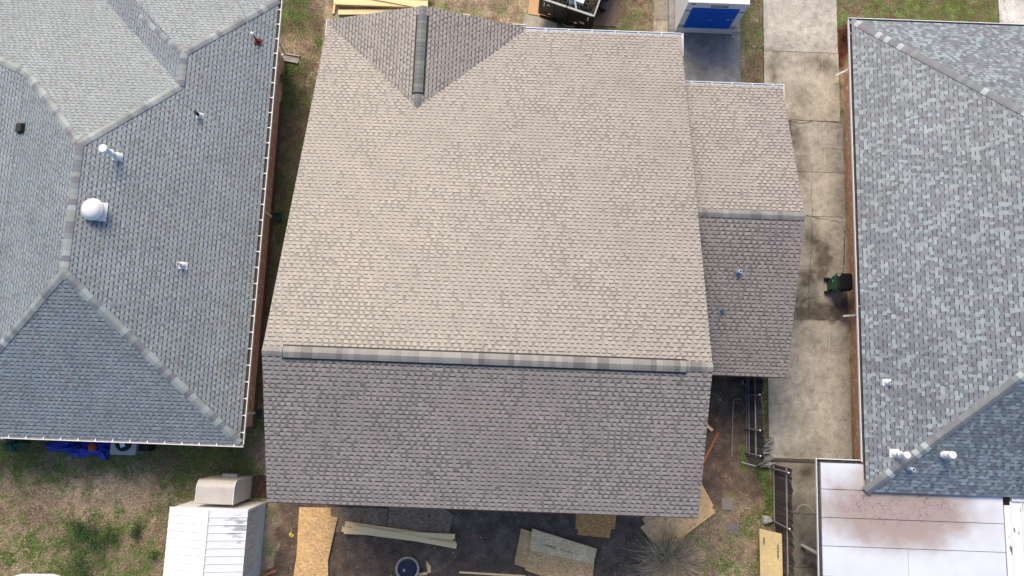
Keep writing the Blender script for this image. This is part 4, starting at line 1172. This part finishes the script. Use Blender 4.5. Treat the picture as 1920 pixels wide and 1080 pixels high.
# stepping stones
for k, (u, v) in enumerate(((1364, 945), (1374, 991))):
    c = P(u, v); mb = MB(); mb.box(-.22, .22, -.22, .22, -.03, .028, [(.28, .25, .225), (.21, .185, .17)][k])
    tag(link("stepping_stone", mb.mesh("stepping_stone", Vector((0, 0, 0)), m_conc), c, rot=(0, 0, .05 - .12 * k)),
        ["paler square stepping stone nearer the roof edge", "darker square stepping stone nearer the dry grass clump"][k], "stepping stone", "square stepping stones in the yard")
# round planter with a dark cover
pc = P(766, 1063); pt = thing("planter", pc, "round pale planter ring holding a dark blue cover with a small boss", "planter")
MB().lathe(pc, [(.40, 0), (.44, .2), (.46, .33), (.455, .36), (.40, .37), (.375, .345), (.36, .25)], 36).build("rim", m_terracotta, pt)
cvr = MB().lathe(pc, [(.357, .24), (.357, .30), (.30, .315), (.05, .325)], 32).build("cover", m_navy, pt)
MB().lathe(pc + Vector((-.12, -.06, .31)), [(.055, 0), (.055, .02), (.03, .03)], 14).build("boss", m_galv, cvr)
MB().lathe(pc + Vector((.03, .03, .315)), [(.025, 0), (.02, .012)], 10).build("bolt", m_black, cvr)
# scraps beside the planter
w_ = MB(); w_.prism([P(799, 1051, 0), P(808, 1061, 0), P(808, 1073, 0), P(802, 1074, 0)], .0, .05)
tag(w_.build("wood_wedge", m_pine), "pale pointed wood wedge right of the round planter", "wood scrap")
board("wood_block", m_pine, 784, 1077, 801, 1075, .10, .06, .05, "small wood block touching the round planter", "wood scrap")
lump("yellow_scrap", 546, 1003, .07, .08, .06, m_yellow, "small bright yellow scrap on the soil by the shed", "scrap", 9, jag=.6)
lump("stone", 1350, 749, .06, .07, .05, m_rock, "small pale stone on dark soil below the carport eave", "stone", 12)
lump("stone", 1343, 787, .03, .06, .04, m_rock, "tiny elongated pale stone left of the bent pipe", "stone", 14)
R = random.Random(77); chips = MB()
for k in range(330):
    if k < 210: u, v = R.uniform(500, 1300), R.uniform(960, 1085)
    else: u, v = R.uniform(1310, 1440), R.uniform(715, 1075)
    p = P(u, v); s_i = R.uniform(.005, .02); t = R.uniform(0, 3)
    chips.obox(p + Vector((0, 0, .008)), (math.cos(t) * s_i * 1.6, math.sin(t) * s_i * 1.6, 0), (-math.sin(t) * s_i * .6, math.cos(t) * s_i * .6, 0), (0, 0, .006), R.choice(((.5, .48, .44), (.30, .27, .24), (.6, .5, .36))))
tag(chips.build("wood_chips", m_picket, kind='stuff'), "scattered pale chips and gravel on the trodden yard soil", "debris")
# bent pipe, wire ring, clay pipe ends
bp_ = MB(); bp_.tube([P(1390, 748, .12), P(1380, 747.5, .13), P(1375.5, 751, .13), P(1374.5, 760, .12), P(1373.5, 800, .1), P(1372, 856, .06)], .028, 8)
tag(bp_.build("bent_pipe", m_galv), "long thin grey pipe with a hooked end lying in the yard", "pipe")
c = P(1384, 766, .03); rg = MB(); rg.tube([c + Vector((.25 * math.cos(2 * math.pi * k / 28), .25 * math.sin(2 * math.pi * k / 28), .01 * math.sin(k))) for k in range(29)], .009, 6)
tag(rg.build("wire_ring", m_galv), "thin wire hoop lying beside the bent pipe", "hoop")
c = P(1395, 716, 0); rg = MB(); rg.lathe(c, [(.115, 0), (.115, .22), (.09, .22), (.085, .05)], 20); o = rg.build("drain_pipe", m_terracotta)
tag(o, "open upright drain pipe end beside the carport fence", "pipe"); MB().lathe(c, [(.084, .04), (.084, .05)], 14).build("pipe_mouth", m_black, o)
c = P(1412, 708, .5); rg = MB(); rg.tube([c + Vector((0, .15, .2)), c + Vector((0, .02, .1)), c + Vector((0.02, -.06, -.05))], .07, 12)
tag(rg.build("elbow_pipe", m_whitemetal), "white pipe elbow peeping from below the carport eave", "pipe")

# ---- things under the eave of the left house
ac = P(231, 838, .8); au = thing("air_conditioner", (ac.x, -2.35, 0), "grey air conditioner unit with round fan grille under the left house eave", "air conditioner")
y0a, y1a = P(231, 852, .8).y, P(231, 852, .8).y + .82; xa, xb = P(208, 838, .8).x, P(254, 838, .8).x
MB().box(xa, xb, y0a, y1a, .05, .76).build("body", m_galv, au)
t_ = MB(); t_.prism([(xa - .02 + .06, y0a - .02), (xb + .02 - .06, y0a - .02), (xb + .02, y0a + .04), (xb + .02, y1a), (xa - .02, y1a), (xa - .02, y0a + .04)], .762, .80)
t_.build("lid", mat("pale_grey_metal", (.36, .38, .41), rough=.5, var=.06), au)
fc = Vector(((xa + xb) / 2, y0a + .44, .802))
f_ = MB().lathe(fc, [(.33, 0), (.33, .004)], 28).build("fan_opening", m_black, au)
gr_ = MB()
for k in range(7): gr_.tube([fc + Vector(((.05 + .042 * k) * math.cos(2 * math.pi * j / 24), (.05 + .042 * k) * math.sin(2 * math.pi * j / 24), .018)) for j in range(25)], .004, 4)
gr_.build("grille", m_darkpipe, f_)
MB().obox(fc + Vector((-.03, -.08, .02)), Vector((.085, .03, 0)), Vector((-.03, .085, 0)), (0, 0, .006)).build("hub_plate", m_whitemetal, f_)
MB().box(P(256, 838, .5).x, P(280, 838, .5).x, y0a + .12, y1a, .0, .55).build("dark_crate", m_black)
tag(bpy.data.objects["dark_crate"], "black slatted crate right of the air conditioner", "crate")
for k in range(5): pass
lump("blue_tarp", 160, 836, 1.0, .42, .55, m_blue, "crumpled bright blue tarp under the left house eave", "tarp", 21, jag=.5)
lump("blue_tarp", 193, 841, .38, .26, .32, m_blue, "small fold of blue tarp between the orange pot and the air conditioner", "tarp", 24, jag=.6)
q = P(172, 839, .62); ob = MB(); ob.lathe(q, [(.11, -.16), (.15, -.06), (.155, .0), (.11, .05), (.02, .07)], 18)
tag(ob.build("clay_pot", m_or), "upturned orange clay pot resting on the blue tarp", "pot")
lump("green_bag", 33, 829, .40, .28, .4, m_dgreen, "dark green sack under the left end of the eave", "sack", 31, jag=.5)
lump("white_jug", 13, 822, .09, .09, .3, m_whitemetal, "small white jug beside the green sack", "jug", 33, jag=.1)
cord = MB(); cord.tube([P(300, 828, .1), P(312, 834, .05), P(322, 832, .04), P(340, 830, .05)], .012, 6)
tag(cord.build("black_hose", m_black), "short black hose on the grass under the left eave", "hose")

# splash blocks
def splash(u0, v0, u1, v1, mt, label, wd=.30, z=.05):
    a = P(u0, v0, z); b = P(u1, v1, z); d = (b - a).normalized(); s = Vector((-d.y, d.x, 0)); L = (b - a).length
    t = thing("splash_block", (a + b) / 2, label, "splash block", "splash blocks below the left house downspouts")
    mb = MB(); mb.obox((a + b) / 2 - Vector((0, 0, .03)), d * L / 2, s * wd / 2, (0, 0, .012)); mb.build("tray", m_cedge if mt is m_beige else mt, t)
    for sg in (-1, 1):
        MB().obox((a + b) / 2 + s * sg * wd / 2, d * L / 2, s * .018, (0, 0, .045)).build("rim", mt, t)
    return t
splash(529, 106, 560, 112, m_beige, "beige concrete splash block at the upper left downspout")
splash(502, 407, 528, 406, m_dgreen, "dark green splash block at the middle of the passage")
splash(472, 774, 490, 776, m_dgreen, "dark green splash block near the lower corner of the left house")
fa = MB(); q = P(520, 110, .5); fa.tube([q + Vector((-.2, 0, 0)), q, q + Vector((.03, 0, -.06))], .03, 8); fa.lathe(q + Vector((0, 0, .02)), [(.05, 0), (.05, .02)], 10)
tag(fa.build("faucet", m_yellow), "small yellowish garden faucet beside the beige splash block", "faucet")

# ---- plants
def leafy(name, u, v, r, h, n, cols, label, cat, seed, leaf=.05, stems=10, stemcol=(.10, .07, .05)):
    c = P(u, v); t = thing(name, c, label, cat); R = random.Random(seed); mb = MB(); sm = MB()
    tips = []
    for k in range(stems):
        an = R.uniform(0, 6.28); rr_ = r * R.uniform(.3, 1); tip = c + Vector((rr_ * math.cos(an), rr_ * math.sin(an), h * R.uniform(.4, 1)))
        mid = c.lerp(tip, .5) + Vector((R.uniform(-.1, .1) * r, R.uniform(-.1, .1) * r, .1 * h))
        sm.tube([c + Vector((R.uniform(-.1, .1) * r, R.uniform(-.1, .1) * r, 0)), mid, tip], [.012, .009, .004], 5, stemcol); tips += [mid, tip, mid.lerp(tip, .5)]
    for k in range(n):
        b = R.choice(tips) + Vector((R.gauss(0, .16) * r, R.gauss(0, .16) * r, R.gauss(0, .10) * h)); b.z = max(.02, b.z)
        a = Vector((R.gauss(0, 1), R.gauss(0, 1), R.gauss(0, .5))).normalized(); s = a.cross(Vector((R.gauss(0, .4), R.gauss(0, .4), 1))).normalized()
        L = leaf * R.uniform(.6, 1.4); cc_ = R.choice(cols); f = R.uniform(.6, 1.4)
        mb.face([b, b + a * L * .5 + s * L * .25, b + a * L, b + a * L * .5 - s * L * .25], (cc_[0] * f, cc_[1] * f, cc_[2] * f))
    sm.build("stem", m_leaf, t); mb.build("foliage", m_leaf, t)
    return t
DG = [(.02, .05, .015), (.03, .075, .02), (.05, .10, .025)]
leafy("shrub", 524, 158, .55, .6, 900, DG, "dark leafy shrub against the left house wall", "shrub", 1)
leafy("weed_clump", 160, 1010, .8, .35, 1900, DG + [(.07, .14, .03)], "biggest dark green weed clump on the rear lawn", "weeds", 2, leaf=.06)
leafy("weed_clump", 205, 1000, .55, .3, 700, DG + [(.07, .14, .03)], "feathery weed clump right of the biggest one on the rear lawn", "weeds", 3)
leafy("weed_clump", 262, 995, .35, .35, 450, DG, "small dark weed clump nearest the shed side of the lawn", "weeds", 4)
leafy("weed_clump", 165, 1070, .9, .3, 1100, DG + [(.08, .16, .03)], "weed clump at the bottom edge of the rear lawn", "weeds", 5)
leafy("weed_clump", 288, 1035, .25, .35, 260, [(.09, .18, .03), (.06, .13, .02)], "bright green weed tuft beside the shed wall", "weeds", 6)
leafy("shrub", 1583, 66, .32, .4, 900, [(.13, .035, .015), (.09, .03, .015), (.17, .06, .03)], "small reddish brown shrub at the front corner of the right house", "shrub", 7, leaf=.05)
# tall ornamental grass clump
gc = P(1250, 1052); R = random.Random(9); og = thing("ornamental_grass", gc, "big clump of tall dry ornamental grass with green shoots at the bottom of the yard", "grass clump")
for nm, n, cols, rad, ht in (("dry_blades", 1500, [(.62, .50, .35), (.52, .41, .28), (.68, .58, .42), (.38, .29, .20)], 1.45, .95), ("green_shoots", 300, [(.07, .13, .035), (.10, .17, .05)], 1.25, 1.0)):
    mb = MB()
    for k in range(n):
        an = R.uniform(0, 6.28)
        if nm == "green_shoots": an = R.gauss(1.65, .75)
        el = R.uniform(.25, 1.3); L = R.uniform(.5, 1.15) * rad
        base = gc + Vector((R.gauss(0, .22), R.gauss(0, .18), 0)); d = Vector((math.cos(an) * math.cos(el), math.sin(an) * math.cos(el), math.sin(el)))
        s = Vector((-math.sin(an), math.cos(an), 0)); w0 = R.uniform(.005, .011); c1 = R.choice(cols); f = R.uniform(.7, 1.3); c1 = (c1[0] * f, c1[1] * f, c1[2] * f)
        kink = Vector((R.uniform(-.14, .14), R.uniform(-.14, .14), 0)) * L
        p = [base, base + d * L * .5 + kink * .3, base + d * L * .8 + kink * .7 - Vector((0, 0, .05 * L)), base + d * L + kink - Vector((0, 0, .28 * L))]
        for j in range(3):
            wa = w0 * (1 - j * .28); wb = w0 * (1 - (j + 1) * .28)
            mb.face([p[j] - s * wa, p[j] + s * wa, p[j + 1] + s * wb, p[j + 1] - s * wb], c1)
    mb.build(nm, m_leaf, og)

# white slab edge at the bottom of the lawn
MB().prism([P(28, 1079, .35), P(40, 1076, .35), P(100, 1076.5, .35), P(118, 1082, .35), P(118, 1130, .35), P(25, 1130, .35)], .3, .36).build("white_table_top", m_whitemetal)
tag(bpy.data.objects["white_table_top"], "white flat table top just entering at the bottom left", "table")
for (u, v) in ((45, 1085), (100, 1085)):
    q = P(u, v, .3); MB().box(q.x - .03, q.x + .03, q.y - .1, q.y - .04, 0, .298).build("leg", m_whitemetal, bpy.data.objects["white_table_top"])

# ================================================================== TRASH BIN
bc = P(1561, 536, .03); tb = thing("trash_bin", bc, "dark green wheeled trash bin with black lid against the brick wall", "trash bin")
bx, by = bc.x, bc.y
bd = MB(); i = 0
lo_ = [(bx - .24, by - .24), (bx + .26, by - .24), (bx + .26, by + .24), (bx - .24, by + .24)]
hi_ = [(bx - .31, by - .33), (bx + .31, by - .33), (bx + .31, by + .33), (bx - .31, by + .33)]
def ringpts(r, z, ch_): 
    (xa_, ya_), _, (xb__, yb__), _ = r[0], r[1], r[2], r[3]
    return [(xa_ + ch_, ya_, z), (xb__ - ch_, ya_, z), (xb__, ya_ + ch_, z), (xb__, yb__ - ch_, z), (xb__ - ch_, yb__, z), (xa_ + ch_, yb__, z), (xa_, yb__ - ch_, z), (xa_, ya_ + ch_, z)]
r0 = ringpts(lo_, .06, .07); r1 = ringpts(hi_, .96, .09)
bd.v += r0 + r1; bd.f.append(tuple(reversed(range(8)))); bd.c.append((1, 1, 1)); bd.f.append(tuple(range(8, 16))); bd.c.append((1, 1, 1))
for k in range(8): bd.f.append((k, (k + 1) % 8, 8 + (k + 1) % 8, 8 + k)); bd.c.append((1, 1, 1))
bd.build("body", m_green, tb)
rim = MB(); hr = [(bx - .33, by - .35), (bx + .33, by - .35), (bx + .33, by + .35), (bx - .33, by + .35)]
a0 = ringpts(hr, .93, .09); a1 = ringpts(hr, .985, .09); rim.v += a0 + a1
rim.f += [tuple(reversed(range(8))), tuple(range(8, 16))] + [(k, (k + 1) % 8, 8 + (k + 1) % 8, 8 + k) for k in range(8)]; rim.c += [(1, 1, 1)] * 10
rim.build("rim", m_green, tb)
ld = MB(); hr2 = [(bx - .26, by - .33), (bx + .36, by - .33), (bx + .36, by + .36), (bx - .26, by + .36)]; hr3 = [(bx - .19, by - .28), (bx + .31, by - .28), (bx + .31, by + .31), (bx - .19, by + .31)]
b0 = ringpts(hr2, .987, .08); b1 = ringpts(hr2, 1.02, .08); b2 = ringpts(hr3, 1.07, .1); ld.v += b0 + b1 + b2
ld.f += [tuple(reversed(range(8))), tuple(range(16, 24))] + [(k, (k + 1) % 8, 8 + (k + 1) % 8, 8 + k) for k in range(8)] + [(8 + k, 8 + (k + 1) % 8, 16 + (k + 1) % 8, 16 + k) for k in range(8)]; ld.c += [(1, 1, 1)] * 18
ldo = ld.build("lid", mat("black_lid", (.012, .012, .016), rough=.4, var=.1), tb)
for k in range(4): MB().box(bx - .15, bx + .28, by - .2 + k * .13, by - .17 + k * .13, 1.068, 1.08).build("lid_rib", m_black, ldo)
for yy in (-.27, .27):
    wl = MB(); wl.tube([(bx - .27, by + yy - .03, .13), (bx - .27, by + yy + .03, .13)], .12, 18); wo = wl.build("wheel", m_black, tb)
    wl = MB(); wl.tube([(bx - .27, by + yy - .035, .13), (bx - .27, by + yy + .035, .13)], .05, 12); wl.build("hub", m_darkpipe, wo)
MB().tube([(bx - .36, by - .25, .93), (bx - .40, by - .25, .95), (bx - .40, by + .25, .95), (bx - .36, by + .25, .93)], .016, 8).build("handle", m_green, tb)
MB().box(bx - .345, bx - .335, by + .03, by + .12, .80, .86).build("label_plate", m_whitemetal, tb)

# ================================================================== STORAGE CONTAINER
cX0, cX1, cY, cZ0, cZ1 = 6.53, 8.94, 15.50, .12, 2.46
sc_ = thing("storage_container", ((cX0 + cX1) / 2, cY + 2.4, 0), "white portable storage container with a blue roller door on the driveway pad", "storage container")
cY2 = cY + 4.8
MB().box(cX0, cX0 + .03, cY + .04, cY2, cZ0, cZ1 - .03).build("side_wall", m_white, sc_)
MB().box(cX1 - .03, cX1, cY + .04, cY2, cZ0, cZ1 - .03).build("side_wall", m_white, sc_)
MB().box(cX0 + .032, cX1 - .032, cY2 - .03, cY2 - .002, cZ0, cZ1 - .032).build("rear_wall", m_white, sc_)
MB().box(cX0 - .005, cX1 + .005, cY + .002, cY2 + .003, cZ1 - .028, cZ1 + .01).build("top", m_white, sc_)
MB().box(cX0 + .01, cX1 - .01, cY + .05, cY2, .03, cZ0 - .002).build("floor_frame", m_galv, sc_)
m_frame = mat("pale_blue_white_paint", (.70, .76, .80), rough=.5, var=.05)
dz0, dz1, dx0, dx1 = .42, 2.10, cX0 + .24, cX1 - .24
MB().box(cX0 + .001, cX1 - .001, cY - .005, cY + .036, dz1, cZ1 - .031).build("header", m_frame, sc_)
MB().box(cX0 + .001, cX1 - .001, cY - .005, cY + .036, .06, dz0).build("sill", m_frame, sc_)
for (a, b) in ((cX0 + .001, dx0), (dx1, cX1 - .001)):
    jb = MB().box(a, b, cY - .004, cY + .036, dz0 + .002, dz1 - .002).build("jamb", m_frame, sc_)
    for z in (.52, .66, 1.82): MB().box(a + .01, b - .01, cY - .012, cY - .0045, z, z + .045).build("strap_slot", m_black, jb)
nsl = 20; hs = (dz1 - dz0) / nsl; proto = MB(); wd_ = (dx1 - dx0) / 2 - .003
proto.obox((0, 0, hs / 2), (wd_, 0, 0), (0, .010, 0), (0, 0, hs / 2 - .004)); proto.obox((0, -.013, hs / 2), (wd_, 0, 0), (0, .006, 0), (0, 0, hs / 2 - .022))
pm_ = proto.mesh("slat", Vector((0, 0, 0)), m_bluedoor)
dr = MB().box(dx0 + .001, dx1 - .001, cY + .052, cY + .06, dz0 + .001, dz1 - .001).build("door", m_bluedoor, sc_)
for k in range(nsl): link("slat", pm_, ((dx0 + dx1) / 2, cY + .038, dz0 + hs * k), dr)
MB().box((dx0 + dx1) / 2 - .10, (dx0 + dx1) / 2 + .08, cY + .010, cY + .017, 1.07, 1.16).build("door_plate", m_blueflash, dr)
MB().box(dx1 - .30, dx1 - .20, cY + .008, cY + .017, 1.18, 1.23).build("latch", m_whitemetal, dr)
MB().box(dx1 - .10, dx1 - .06, cY + .008, cY + .017, 1.18, 1.23).build("latch", m_whitemetal, dr)
MB().box(cX0 + .15, cX0 + .32, cY - .012, cY - .0055, 2.32, 2.385).build("vent_slot", m_black, sc_)
# lettered strip above the door, each letter on its own dark tile
lw = .155; lxs = (dx0 + dx1) / 2 - lw * 1.5 + .06
for k, chx in enumerate("PODS"):
    xx = lxs + k * lw * 1.12
    MB().box(xx - lw / 2, xx + lw / 2, cY - .014, cY - .0055, 2.16, 2.30).build("letter_tile", m_black, sc_)
    text_obj(chx, .165, (xx, cY - .016, 2.232), 0, m_white, sc_, "letter", tilt=math.radians(90), sx=1.15)

# ================================================================== DUMP TRAILER
ta = P(1011, 25, .5); tb_ = P(1106, 57, .5); tdx = (tb_ - ta); TW = tdx.length; tdx.normalize(); tdy = Vector((-tdx.y, tdx.x, 0)); TZ = Vector((0, 0, 1))
TLn = 4.2; TH_ = 1.12; tz0 = .5
tr = thing("dump_trailer", ta + tdx * TW / 2 + tdy * 2 - TZ * .5, "black dump trailer full of yard waste parked on plywood in front of the middle house", "trailer")
def tp_(a, b, c): return ta + tdx * a + tdy * b + TZ * c
def tbox(name, a0_, a1_, b0_, b1_, c0_, c1_, mt, parent=tr, **kw):
    mb = MB(); mb.obox(tp_((a0_ + a1_) / 2, (b0_ + b1_) / 2, (c0_ + c1_) / 2), tdx * (a1_ - a0_) / 2, tdy * (b1_ - b0_) / 2, TZ * (c1_ - c0_) / 2)
    return mb.build(name, mt, parent, **kw)
gd1 = tbox("rear_door", 0, TW / 2 - .02, 0, .05, 0, TH_, m_trailer); gd2 = tbox("rear_door", TW / 2 + .02, TW, 0, .05, 0, TH_, m_trailer)
for gd, a0_, a1_ in ((gd1, 0, TW / 2 - .02), (gd2, TW / 2 + .02, TW)):
    tbox("top_rail", a0_, a1_, -.012, .07, TH_ + .001, TH_ + .05, m_galv, gd)
    for a in (a0_ + .01, (a0_ + a1_) / 2, a1_ - .07): tbox("stiffener", a, a + .06, -.045, -.001, .02, TH_ - .02, m_trailer, gd)
    tbox("reflector", a0_ + .14, a0_ + .36, -.02, -.002, .20, .27, m_red, gd)
    tbox("reflector", a0_ + .38, a0_ + .50, -.02, -.002, .20, .27, m_whitemetal, gd)
tbox("marker", .16, .20, -.02, -.002, .72, 1.0, m_whitemetal, gd1); tbox("marker", TW - .2, TW - .16, -.02, -.002, .72, 1.0, m_whitemetal, gd2)
tbox("number_plate", TW - .58, TW - .30, -.022, -.003, .34, .48, m_terracotta, gd2)
tbox("small_sticker", .30, .42, -.02, -.002, .86, .93, m_whitemetal, gd1)
tbox("side_wall", -.05, -.002, 0, TLn, 0, TH_, m_trailer); tbox("side_wall", TW + .002, TW + .05, 0, TLn, 0, TH_, m_trailer)
tbox("side_rail", -.06, .0, 0, TLn, TH_ + .002, TH_ + .05, m_trailer); tbox("side_rail", TW, TW + .06, 0, TLn, TH_ + .002, TH_ + .05, m_galv)
tbox("floor", 0, TW, .055, TLn, .0, .06, m_trailer); tbox("front_wall", 0, TW, TLn + .002, TLn + .05, 0, TH_, m_trailer)
tbox("bumper", .05, TW - .05, -.08, .0, -.18, -.05, m_trailer); tbox("latch_bar", TW / 2 - .03, TW / 2 + .03, -.06, -.046, .1, TH_ - .1, m_trailer)
for sgn, a in ((-1, -.20), (1, TW + .20)):
    tbox("fender", a - .14, a + .14, 1.0, 2.9, .15, .20, m_trailer)
    for b in (1.45, 2.4):
        wl = MB(); wl.tube([tp_(a - .10, b, -.14), tp_(a + .10, b, -.14)], .36, 20); wo = wl.build("wheel", m_black, tr)
        wl = MB(); wl.tube([tp_(a + sgn * .101, b, -.14), tp_(a + sgn * .115, b, -.14)], .16, 14); wl.build("rim", m_galv, wo)
ch_ = MB()
for k in range(9): ch_.tube([tp_(TW / 2 - .05 + k * .06, -.09, -.02 - .06 * math.sin(k * .5)), tp_(TW / 2 + .0 + k * .06, -.09, -.02 - .06 * math.sin((k + 1) * .5))], .02, 5)
ch_.build("chain", m_galv, tr)
# load: branches, white scrap, blue sack
q = tp_(TW * .78, .75, .7)
R = random.Random(4); lf = MB()
for k in range(2600):
    b = tp_(R.uniform(.05, TW - .06), R.uniform(.12, 3.9), R.uniform(.35, 1.0)); a = Vector((R.gauss(0, 1), R.gauss(0, 1), R.gauss(0, .6))).normalized(); s = a.cross(Vector((0, 0, 1))).normalized()
    L = R.uniform(.05, .16); cc_ = R.choice([(.02, .035, .012), (.04, .055, .02), (.09, .09, .03), (.015, .015, .012), (.12, .10, .07)])
    lf.face([b, b + a * L * .5 + s * L * .22, b + a * L, b + a * L * .5 - s * L * .22], cc_)
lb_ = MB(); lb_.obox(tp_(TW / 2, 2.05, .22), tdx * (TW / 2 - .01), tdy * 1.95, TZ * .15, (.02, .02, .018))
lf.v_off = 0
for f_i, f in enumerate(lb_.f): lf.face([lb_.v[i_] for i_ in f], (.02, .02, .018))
tag(lf.build("yard_waste", m_leaf, kind='stuff'), "dark branches and leaves heaped in the black trailer", "yard waste")
def scrap(name, a, b, c, da, db, dc, ang, mt, label, tilt=.2):
    mb = MB(); r_ = Matrix.Rotation(ang, 3, 'Z'); mb.obox(tp_(a, b, c), (r_ @ tdx) * da, (r_ @ tdy + TZ * tilt) * db, TZ * dc); tag(mb.build(name, mt), label, "scrap")
scrap("white_trim_scrap", TW * .60, .42, 1.05, .035, .33, .02, .55, m_white, "narrow white trim piece leaning on the trailer tailgate", .5)
scrap("white_bucket_scrap", TW * .68, .72, 1.0, .18, .28, .10, -.05, m_frame, "pale greenish white block lying in the trailer load", .1)
scrap("grey_panel_scrap", TW * .52, .55, .95, .12, .22, .02, .4, m_blueflash, "bluish grey panel scrap near the middle of the trailer load", .3)
ws = MB(); ws.lathe(tp_(TW * .55, .70, .95), [(.12, 0), (.14, .1), (.11, .17), (.02, .2)], 14); tag(ws.build("white_sack", m_white), "rounded white sack near the middle of the trailer load", "sack")
bs = MB(); bs.lathe(tp_(TW * .33, 1.0, .8), [(.2, 0), (.24, .12), (.16, .25), (.03, .3)], 12, sx=1.4); tag(bs.build("blue_sack", m_blue), "dark blue sack on the left of the trailer load", "sack")
sheet("plywood_sheet", mat("fresh_pine_ply", (.62, .38, .20), rough=.7, var=.1, scale=3), [(995, -40), (1040, -40), (1052, 35), (990, 26)], .06, .02, "orange pine plywood sheet under the left side of the trailer")
sheet("plywood_sheet", m_plybrown, [(1085, -60), (1162, -40), (1155, 50), (1098, 46)], .06, .02, "brown plywood sheet under the right side of the trailer")

# ================================================================== LUMBER in front of the gable
ls = [
    ("lowest long pine board nearest the gable eave", 634, 23, 770, 22, .22, .10, m_pale),
    ("long pine board lying just above the lowest one before the gable", 640, 9, 770, 12, .10, .18, m_pine),
    ("wide pale board crossing the top of the gable lumber stack", 626, 2, 802, 8, .30, .26, m_pale),
    ("slanted pale board on top of the gable lumber stack", 680, -8, 800, 14, .16, .31, m_pale),
    ("rear pale board of the gable lumber stack at the picture edge", 625, -10, 810, -6, .20, .25, m_pale),
    ("hidden supporting pine board at the back of the gable lumber stack", 640, -22, 815, -18, .24, .18, m_pine)]
for lab, a, b, c, d, w_, z, mt in ls:
    board("lumber_board", mt, a, b, c, d, w_, .045, z, lab, "board", "pine boards stacked before the front gable")
board("lumber_bearer", m_pine, 625, 26, 634, -30, .09, .07, .04, "rough bearer under the left end of the gable lumber stack", "board")
board("lumber_bearer", m_pine, 800, 22, 803, -30, .09, .07, .04, "rough bearer under the right end of the gable lumber stack", "board")
board("wood_offcut", m_pale, 868, 27, 882, 30, .08, .04, .05, "tiny pale offcut on the dry lawn right of the gable", "board")
for (u, v) in ((1419, 39), (1433, 107)):
    q = P(u, v); lump("pebble", u, v, .035, .035, .03, m_white, ["white pebble on the grass strip beside the container", "white pebble at the edge of the driveway"][(u > 1425)], "pebble", 5)
